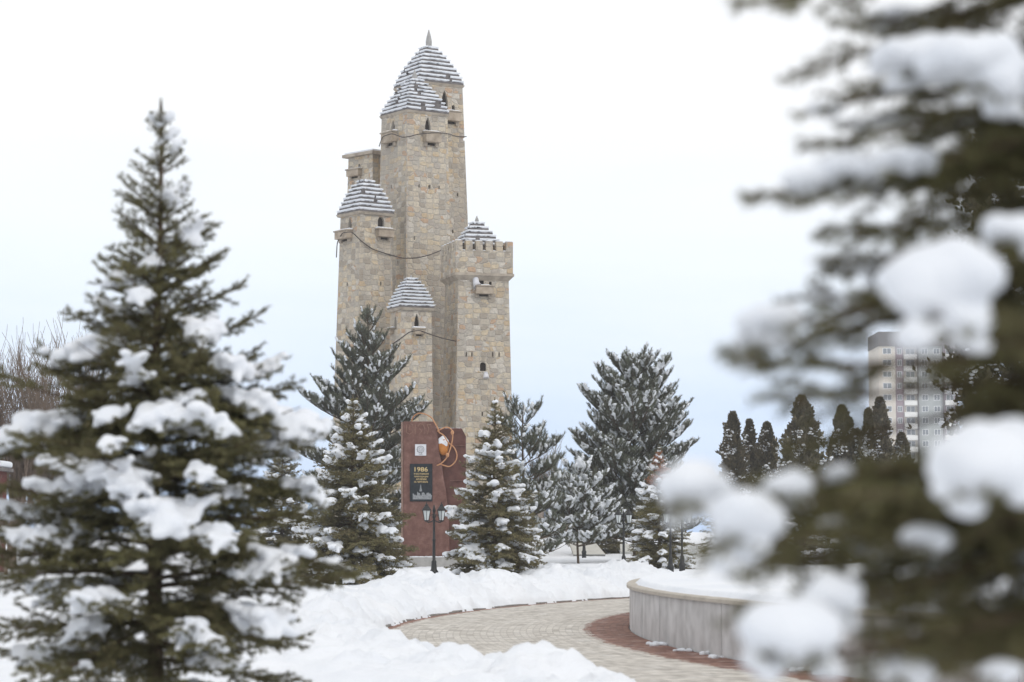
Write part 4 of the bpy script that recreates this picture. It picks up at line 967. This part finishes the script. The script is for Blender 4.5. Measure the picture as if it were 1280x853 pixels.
# ------------------------------------------------------------------ the granite monument
YM = 96.0; km = F_PX / YM
mb_ = P(540, 670, YM); g0 = gz(mb_.x, YM, False)
mon = empty('granite_monument', (mb_.x, YM, g0 - .1), 'red brown granite slab monument with black 1986 plaque and orange cable loops', 'monument'); m0 = mon.location.copy()
def mp_(px, py, dy=0):
    p = P(px, py, YM); return Vector((p.x, YM + dy, p.z)) - m0
def slab(name, pts, y0, y1, m, bev=.02, lab=None):
    b = MB(); b.prism([mp_(x, y, y0) for x, y in pts], (0, y1 - y0, 0)); o = b.build(name, m, mon); fix_normals(o)
    if bev: bevel(o, bev, 1)
    if lab: o['label'] = lab
    return o
slab('front_slab', [(504, 527), (543.5, 527), (546, 538), (548, 552), (549, 566), (552, 580), (554, 596), (557, 612), (559, 630), (561, 650), (562, 705), (504, 705)], 0, .7, M['granite'])
slab('side_facing', [(501.3, 528), (503.9, 528), (503.9, 705), (501.3, 705)], .03, .66, mottled('brown_edge_stone', (.22, .14, .11), (.32, .22, .18), 14))
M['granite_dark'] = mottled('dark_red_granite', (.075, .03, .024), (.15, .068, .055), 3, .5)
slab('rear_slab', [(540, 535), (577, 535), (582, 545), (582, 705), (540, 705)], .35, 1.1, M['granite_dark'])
for a in ((570, 556, .4), (576, 600, .4), (573, 632, .4)): slab('ledge', [(564 - a[2] * 4, a[1]), (581.4, a[1]), (581.4, a[1] + 1.2), (564 - a[2] * 4, a[1] + 1.2)], .31, .36, M['granite'], 0)
slab('plinth', [(494, 697), (590, 697), (590, 709), (494, 709)], -.35, 1.4, M['plinth'])
o = slab('black_plaque', [(512.5, 580), (540.5, 580), (540.5, 627), (512.5, 627)], -.05, .02, M['plaque'], .01, 'black plaque with gilt 1986 lettering and an engraved skyline')
def text(s, px, py, h_px, m, w_px=None, name='inscription', dy=-.062, parent=None):
    c = bpy.data.curves.new('t', 'FONT'); c.body = s; c.align_x = 'CENTER'; c.align_y = 'CENTER'; c.extrude = .006; c.size = 1; c.offset = .012
    t = bpy.data.objects.new('t', c); COL.objects.link(t); bpy.context.view_layer.update(); me = bpy.data.meshes.new_from_object(t.evaluated_get(bpy.context.evaluated_depsgraph_get())); bpy.data.objects.remove(t)
    co = np.array([v.co[:] for v in me.vertices]); w = np.ptp(co[:, 0]); h = np.ptp(co[:, 1]); cx, cy = (co[:, 0].max() + co[:, 0].min()) / 2, (co[:, 1].max() + co[:, 1].min()) / 2
    sy = h_px / km / h; sx = (w_px / km / w) if w_px else sy; p = mp_(px, py, dy)
    for v in me.vertices: x, y, z = v.co; v.co = (p.x + (x - cx) * sx, p.y - z, p.z + (y - cy) * sy)
    me.materials.clear(); me.materials.append(m); me.name = name; return link(name, me, mon)
text('1986', 526.5, 587, 5.6, M['gold'], 16.5, 'gilt_number')
for s_, y, w in (('УЧАСТНИКАМ', 592.6, 18.5), ('ЛИКВИДАЦИИ', 596.2, 17.5), ('АВАРИИ', 599.3, 13), ('НА ЧЕРНОБЫЛЬ', 602.6, 17.5)): text(s_, 526.5, y, 2.2, M['gold'], w, 'gilt_line')
b = MB(); rn = random.Random(9); sk = [(516, 624.5)]
x = 516.
while x < 539: 
    h = rn.uniform(5, 10.5); sk += [(x, 624.5 - h), (x + 1.4, 624.5 - h * rn.uniform(.8, 1.1))]; x += 1.9
sk += [(539, 624.5)]; b.prism([mp_(a, c, -.058) for a, c in sk], (0, .012, 0)); b.prism([mp_(a, c, -.06) for a, c in ((524.3, 614.5), (525.6, 607), (526, 605), (526.4, 607), (527.7, 614.5))], (0, .012, 0)); o = b.build('engraved_skyline', M['greyetch'], mon); fix_normals(o)
# white enamel plaque with its ring emblem
slab('emblem_plaque', [(518.8, 555.6), (532.8, 555.6), (532.8, 569.8), (518.8, 569.8)], -.04, .02, M['whitepl'], .008)
b = MB(); c = mp_(526, 562, -.045)
for r, k, w in ((4.1, 26, .22), (2.2, 20, .16)):
    V = [(c.x + r / km * cos(a), c.y, c.z + r / km * sin(a)) for a in np.linspace(0, 2 * pi, k)]; b.tube(V, w / km * 1.8, 5)
b.tube([c + Vector((0, 0, 1.2 / km)), c, c + Vector((1.0 / km, 0, -.3 / km))], .009, 4)
for a in (2.4, 3.0, 3.6, 4.2, 4.8): b.tube([c + Vector((4.4 * cos(a), 0, 4.4 * sin(a))) / km, c + Vector((5.4 * cos(a + .15), 0, 5.2 * sin(a + .15))) / km], .014, 4)
b.tube([c + Vector((-2.2, 0, -6.1)) / km, c + Vector((2.2, 0, -6.1)) / km], .010, 4); b.build('ring_emblem', M['greyetch'], mon)
# faint carved relief near the top
b = MB()
for cv in ([(508, 531), (508, 541), (512, 543), (516, 540), (516, 531), (513, 530)], [(512, 531), (512, 538)], [(519, 531), (519, 543)], [(522, 533), (525, 530), (529, 531), (531, 536), (530, 543)], [(524, 536), (527, 539), (524, 543)], [(534, 531), (536, 536), (534, 543)], [(534, 531), (539, 531)]):
    b.tube([mp_(x, y, .0) for x, y in cv], .022, 5)
M['relief'] = mottled('worn_relief', (.20, .11, .08), (.28, .17, .13), 9, .7); b.build('carved_relief', M['relief'], mon)
# the orange pod with a cap of snow, and the cable loops
c = mp_(554, 557, .16); Vv = ICOV * np.array([.21, .21, .40]); b = MB()
def uvsph(cx, r, sq_, k=20, n=14): return [(r * sin(pi * q / n) + .0005, -cos(pi * q / n) * sq_ * (1.0 if q > n / 2 else 1.15)) for q in range(n + 1)]
b.lathe(uvsph(0, .22, .34), c, 22); b.build('orange_pod', M['orange'], mon, True)
blobs([(c.x + x, c.y + y, c.z + z, r) for x, y, z, r in ((0, 0, .26, .15), (-.08, -.05, .22, .14), (.09, -.04, .16, .14), (-.1, -.1, .12, .11), (.02, -.13, .1, .12), (.10, -.14, .02, .09), (.0, -.02, .32, .10))], 'pod_snow', M['tsnow'], mon, .03, .85)
def rope(pts, r=.026):
    A = []
    n = len(pts)
    for i in range(n - 1):
        p0, p1, p2, p3 = [np.array(tuple(mp_(x, y, d))) for x, y, d in (pts[max(i - 1, 0)], pts[i], pts[i + 1], pts[min(i + 2, n - 1)])]
        for t in np.linspace(0, 1, 7)[:-1]: A.append(.5 * ((2 * p1) + (-p0 + p2) * t + (2 * p0 - 5 * p1 + 4 * p2 - p3) * t * t + (-p0 + 3 * p1 - 3 * p2 + p3) * t ** 3))
    A.append(np.array(tuple(mp_(*pts[-1])))); b = MB(); b.tube(A, r, 7); b.build('cable_loop', M['rope'], mon, True)
rope([(514, 528, .35), (516, 521, .35), (523, 516.5, .3), (532, 518, .2), (540, 523, .1), (543, 528, -.05), (547, 535, -.1), (549, 541, -.1)])
rope([(545, 540, .1), (551, 537, -.1), (558, 534.5, -.15), (564, 537, -.15), (566, 543, -.1), (565, 553, -.1), (562, 564, -.1), (558, 573, -.08), (551, 580, -.05), (546, 582, -.02)])
rope([(549, 541, -.1), (555, 545, -.12), (560, 553, -.12), (567, 559, 0), (571, 568, .1), (569, 577, .15), (562, 583, .18), (555, 582, .1), (549, 580, -.03)])
for x, y in ((565.5, 541), (559.5, 569)): b = MB(); c = mp_(x, y, -.12); b.lathe(uvsph(0, .07, .09), c, 10, rz=.3); b.build('cable_clamp', M['rope'], mon, True)
sp = []
rn = random.Random(3)
for x in np.arange(545, 577, 1.4): p = mp_(x, 534.6, .7); sp.append((p.x, p.y + rn.uniform(-.2, .2), p.z + .0, .05))
for x in np.arange(505, 543, 1.6): p = mp_(x, 526.8, .4); sp.append((p.x, p.y + rn.uniform(-.2, .2), p.z, .035))
for x in np.arange(497, 589, 1.5): p = mp_(x, 697, -.2); sp.append((p.x, p.y + rn.uniform(-.08, .08), p.z + .02, rn.uniform(.05, .09)))
blobs(sp, 'slab_snow', M['tsnow'], mon, .035, .5)

# ------------------------------------------------------------------ lamp posts
def lamp():
    root = empty('lamp_post', (0, 0, 0), 'x', 'lamp post', 'black twin lantern lamp posts along the walk')
    b = MB(); b.lathe([(.11, -.5), (.11, .28), (.125, .30), (.125, .34), (.085, .40), (.07, .58), (.075, .62), (.045, .66), (.04, 1.2), (.05, 1.22), (.05, 1.25), (.036, 1.27), (.032, 1.84), (.05, 1.86), (.05, 1.92), (.03, 1.94), (.028, 2.02)], k=14); b.build('post', M['black'], root, True)
    b = MB(); b.lathe([(.03, 2.0), (.05, 2.05), (.035, 2.12), (.012, 2.22)], k=10); b.build('finial', M['black'], root, True)
    for s in (-1, 1):
        b = MB(); pts = [(0, 0, 1.80), (s * .10, 0, 1.74), (s * .20, 0, 1.72), (s * .25, 0, 1.76)]; b.tube(pts, .016, 6); b.tube([(s * .03, 0, 1.95), (s * .14, 0, 1.92), (s * .2, 0, 1.80), (s * .12, 0, 1.74)], .010, 5); arm_ = b.build('bracket_arm', M['black'], root, True)
        x = s * .25; b = MB()
        b.lathe([(.03, 1.74), (.075, 1.77), (.075, 1.785)], (x, 0, 0), 6); 
        for q in range(6):
            a = q * pi / 3; b.tube([(x + .072 * cos(a), .072 * sin(a), 1.785), (x + .125 * cos(a), .125 * sin(a), 2.06)], .009, 4)
        b.lathe([(.145, 2.06), (.15, 2.08), (.10, 2.14), (.05, 2.20), (.055, 2.22), (.02, 2.25), (.012, 2.30)], (x, 0, 0), 6); lt = b.build('lantern', M['black'], root)
        b = MB(); b.lathe([(.062, 1.79), (.112, 2.055)], (x, 0, 0), 6); b.build('lantern_glass', M['glass'], lt)
        b = MB()
    return root
def ground_at(px, py, lo=40, hi=160):
    best = None
    for Y in np.linspace(lo, hi, 481):
        p = P(px, py, Y); h = gz(p.x, Y, False)
        if abs(p.z - h) < (best[0] if best else 9): best = (abs(p.z - h), p.x, Y, h)
    return best[1:]
proto = lamp(); LAMPS = [(542.5, 68.7, .6, 'twin lantern lamp post standing in front of the granite monument'), (662, 88, .9, 'twin lantern lamp post hidden among the branches right of the monument'), (779.5, 84, .7, 'slim lamp post left of the small spruce with the orange top'),
    (730, 118, .2, 'far lamp post under the low spreading pine'), (838, 80, 1.0, 'left one of the two close lamp posts behind the terrace edge'), (852.5, 85, .2, 'right one of the two close lamp posts behind the terrace edge'), (895, 128, .4, 'distant lamp post just right of the big blurred snow lump'), (1055, 86, .9, 'lamp post in front of the low snowy spruce seen through the right tree')]
for k, (px, Y, rz, lab) in enumerate(LAMPS):
    loc = place(px, Y); loc = (loc[0], loc[1], loc[2] - .05)
    if k == 0: proto.location = loc; proto.rotation_euler = (0, 0, rz); proto['label'] = lab
    else: copy_tree(proto, loc, rz, 1.0, lab)

# ------------------------------------------------------------------ small things beyond
def quad_slab(name, pts, Y, label, cat, m):
    V = [P(x, y, Y + dy) for x, y, dy in pts]; c = sum(V, Vector()) / len(V); b = MB(); b.prism([v - c for v in V], (0, .25, -.12)); o = b.build(name, m, None); o.location = c; fix_normals(o); bevel(o, .01, 1); return tag(o, label, cat)
quad_slab('concrete_slab', [(712, 679, 1.5), (745, 679, 1.5), (757, 693, 0), (717, 693, 0)], 121, 'pale sloping concrete slab sticking out of the snow behind the far lamp post', 'slab', M['slab'])
quad_slab('stone_block', [(775, 680, .3), (789, 680, .3), (791, 690, 0), (776, 690, 0)], 118, 'small grey stone block in the snow behind the slim lamp post', 'block', M['slab'])
# low park building far behind
Yb = 168; c = P(698, 660, Yb); lb = empty('low_building', (c.x, Yb, gz(c.x, Yb, False)), 'long low brown park building with a snowy roof between the two right pines', 'building')
M['brownwall'] = mottled('brown_boarding', (.20, .16, .13), (.30, .25, .21), 3, ms=(6, 6, .5)); M['redwall'] = mottled('dark_red_boarding', (.09, .025, .022), (.15, .045, .038), 3, ms=(.5, .5, 6)); M['bluewin'] = mat('dull_blue_window', (.10, .12, .17), .3, 0, .5)
hz_ = P(698, 622, Yb).z - lb.location.z
b = MB(); b.box((0, 2, hz_ / 2 - .3), (5.4, 4, hz_ + .6)); b.build('wall', M['brownwall'], lb); b = MB(); b.box((0, 2, hz_ + .13), (5.8, 4.6, .22)); b.build('roof', M['slab'], lb)
b = MB(); b.box((0, 2, hz_ + .37), (5.7, 4.5, .22)); o = b.build('roof_snow', M['snow'], lb); bevel(o, .08, 3)
b = MB()
for z in (.35, .75, 1.15): b.box((0, -.08, hz_ + z), (5.6, .05, .05))
for x in np.linspace(-2.75, 2.75, 12): b.box((x, -.08, hz_ + .62), (.06, .06, 1.15))
b.build('railing', M['black'], lb)
for x in (-1.9, -.6, .7, 2.0):
    b = MB(); b.box((x, -.02, hz_ - .9), (.8, .08, .9)); b.build('window', M['bluewin'], lb)
# dark red kiosk at the far left
Yk = 84; c = P(-58, 690, Yk); kk = empty('red_kiosk', (c.x, Yk, gz(c.x, Yk, False)), 'dark red boarded kiosk peeping out at the left edge behind the near spruce', 'kiosk'); hk = P(0, 588, Yk).z - kk.location.z
b = MB(); b.box((0, 1.2, hk / 2 - .2), (2.6, 2.4, hk + .4)); b.build('wall', M['redwall'], kk); b = MB(); b.box((0, 1.2, hk + .06), (3.0, 2.8, .12)); b.build('roof', M['slate'], kk)
b = MB(); b.box((0, 1.2, hk + .25), (2.96, 2.76, .24)); o = b.build('roof_snow', M['snow'], kk); bevel(o, .1, 3)
for z in (hk * .37, hk * .68):
    for x in (-.75, .75):
        b = MB(); b.box((x, -.02, z), (.9, .10, .45)); b.build('window', M['bluewin'], kk)
        b = MB(); b.box((x, -.10, z - .27), (1.05, .22, .06)); b.build('sill', M['slab'], kk)
# apartment tower
YA = 625; ka = F_PX / YA; c = P(1150, 670, YA); ap = empty('apartment_block', (c.x, YA, -3), 'distant pale and purple apartment block seen between the near right branches', 'apartment block'); a0v = ap.location.copy()
def AB(mb, x0, x1, z0, z1, y0, y1, m=0): mb.box(((x0 + x1) / 2, (y0 + y1) / 2, (z0 + z1) / 2), (x1 - x0, y1 - y0, z1 - z0), 0, m)
ax = lambda px: P(px, 670, YA).x - a0v.x; az_ = lambda py: P(1150, py, YA).z - a0v.z
M['abeige'] = mottled('beige_render', (.50, .45, .38), (.58, .53, .46), .3); M['apurple'] = mottled('dull_purple_render', (.20, .14, .17), (.27, .20, .23), .3); M['awhite'] = mottled('white_balcony_panel', (.66, .65, .62), (.74, .73, .70), .4); M['agrey'] = mottled('grey_green_glazing', (.26, .28, .28), (.38, .40, .39), .5, .4); M['adark'] = mottled('dark_attic_cladding', (.07, .065, .07), (.11, .10, .10), .4); M['awin'] = mat('flat_window_glass', (.14, .16, .18), .15, 0, .6); M['aframe'] = mat('white_window_frame', (.7, .7, .7), .5)
zt = az_(433)
bands = [(1101, 1122, 0, 'abeige'), (1122, 1132.5, .6, 'apurple'), (1132.5, 1150, 1.2, 'abeige'), (1150, 1182, .4, 'agrey'), (1182, 1200, .9, 'apurple')]
for x0, x1, dy, mm in bands: b = MB(); AB(b, ax(x0), ax(x1) - .02, 0, zt, dy, 18); b.build('wall', M[mm], ap)
b = MB(); AB(b, ax(1100.5), ax(1200.5), zt + .02, az_(415), -.4, 18); b.build('attic', M['adark'], ap); b = MB(); AB(b, ax(1098), ax(1202), zt - .1 + 3.2, zt + 3.4, -.7, 18.3); 
b = MB(); AB(b, ax(1149), ax(1151), 0, zt - .1, -.2, .3); AB(b, ax(1181), ax(1182.4), 0, zt - .1, -.2, .3); b.build('downpipe', M['adark'], ap)
for f in range(17):
    z = zt - 3.0 * (f + 1) + .1
    if z < 3: break
    for x0, x1, dy, nn in ((1106, 1117, 0, 'window'), (1124.5, 1130.5, .6, 'window'), (1136, 1147, 1.2, 'window'), (1155, 1163, .4, 'window'), (1170, 1178, .4, 'window'), (1186, 1196, .9, 'window')):
        b = MB(); AB(b, ax(x0), ax(x1), z + .85, z + 2.4, dy - .06, dy + .1, 1); xm = (ax(x0) + ax(x1)) / 2; AB(b, ax(x0) + .12, xm - .06, z + .97, z + 2.28, dy - .09, dy, 0); AB(b, xm + .06, ax(x1) - .12, z + .97, z + 2.28, dy - .09, dy, 0); b.build(nn, [M['awin'], M['aframe']], ap)
    for x0, x1, dy in ((1133, 1149, 1.2), (1184, 1199, .9)):
        b = MB(); AB(b, ax(x0), ax(x1), z - .3, z + .8, dy - 1.3, dy - .1); AB(b, ax(x0), ax(x1), z - .45, z - .3, dy - 1.3, dy); b.build('balcony', M['awhite'], ap)

# ------------------------------------------------------------------ winter haze
if HAZE:
    hm = bpy.data.materials.new('haze_air'); hm.use_nodes = True; hn = hm.node_tree; hn.nodes.clear()
    pv = hn.nodes.new('ShaderNodeVolumePrincipled'); pv.inputs['Color'].default_value = (.985, .99, 1, 1); pv.inputs['Density'].default_value = HAZE; pv.inputs['Anisotropy'].default_value = 0
    ho = hn.nodes.new('ShaderNodeOutputMaterial'); hn.links.new(pv.outputs[0], ho.inputs['Volume'])
    b = MB(); b.box((0, 420, 29.4), (1404, 964, 62.8)); o = b.build('haze', hm); tag(o, 'thin even winter haze', kind='stuff')
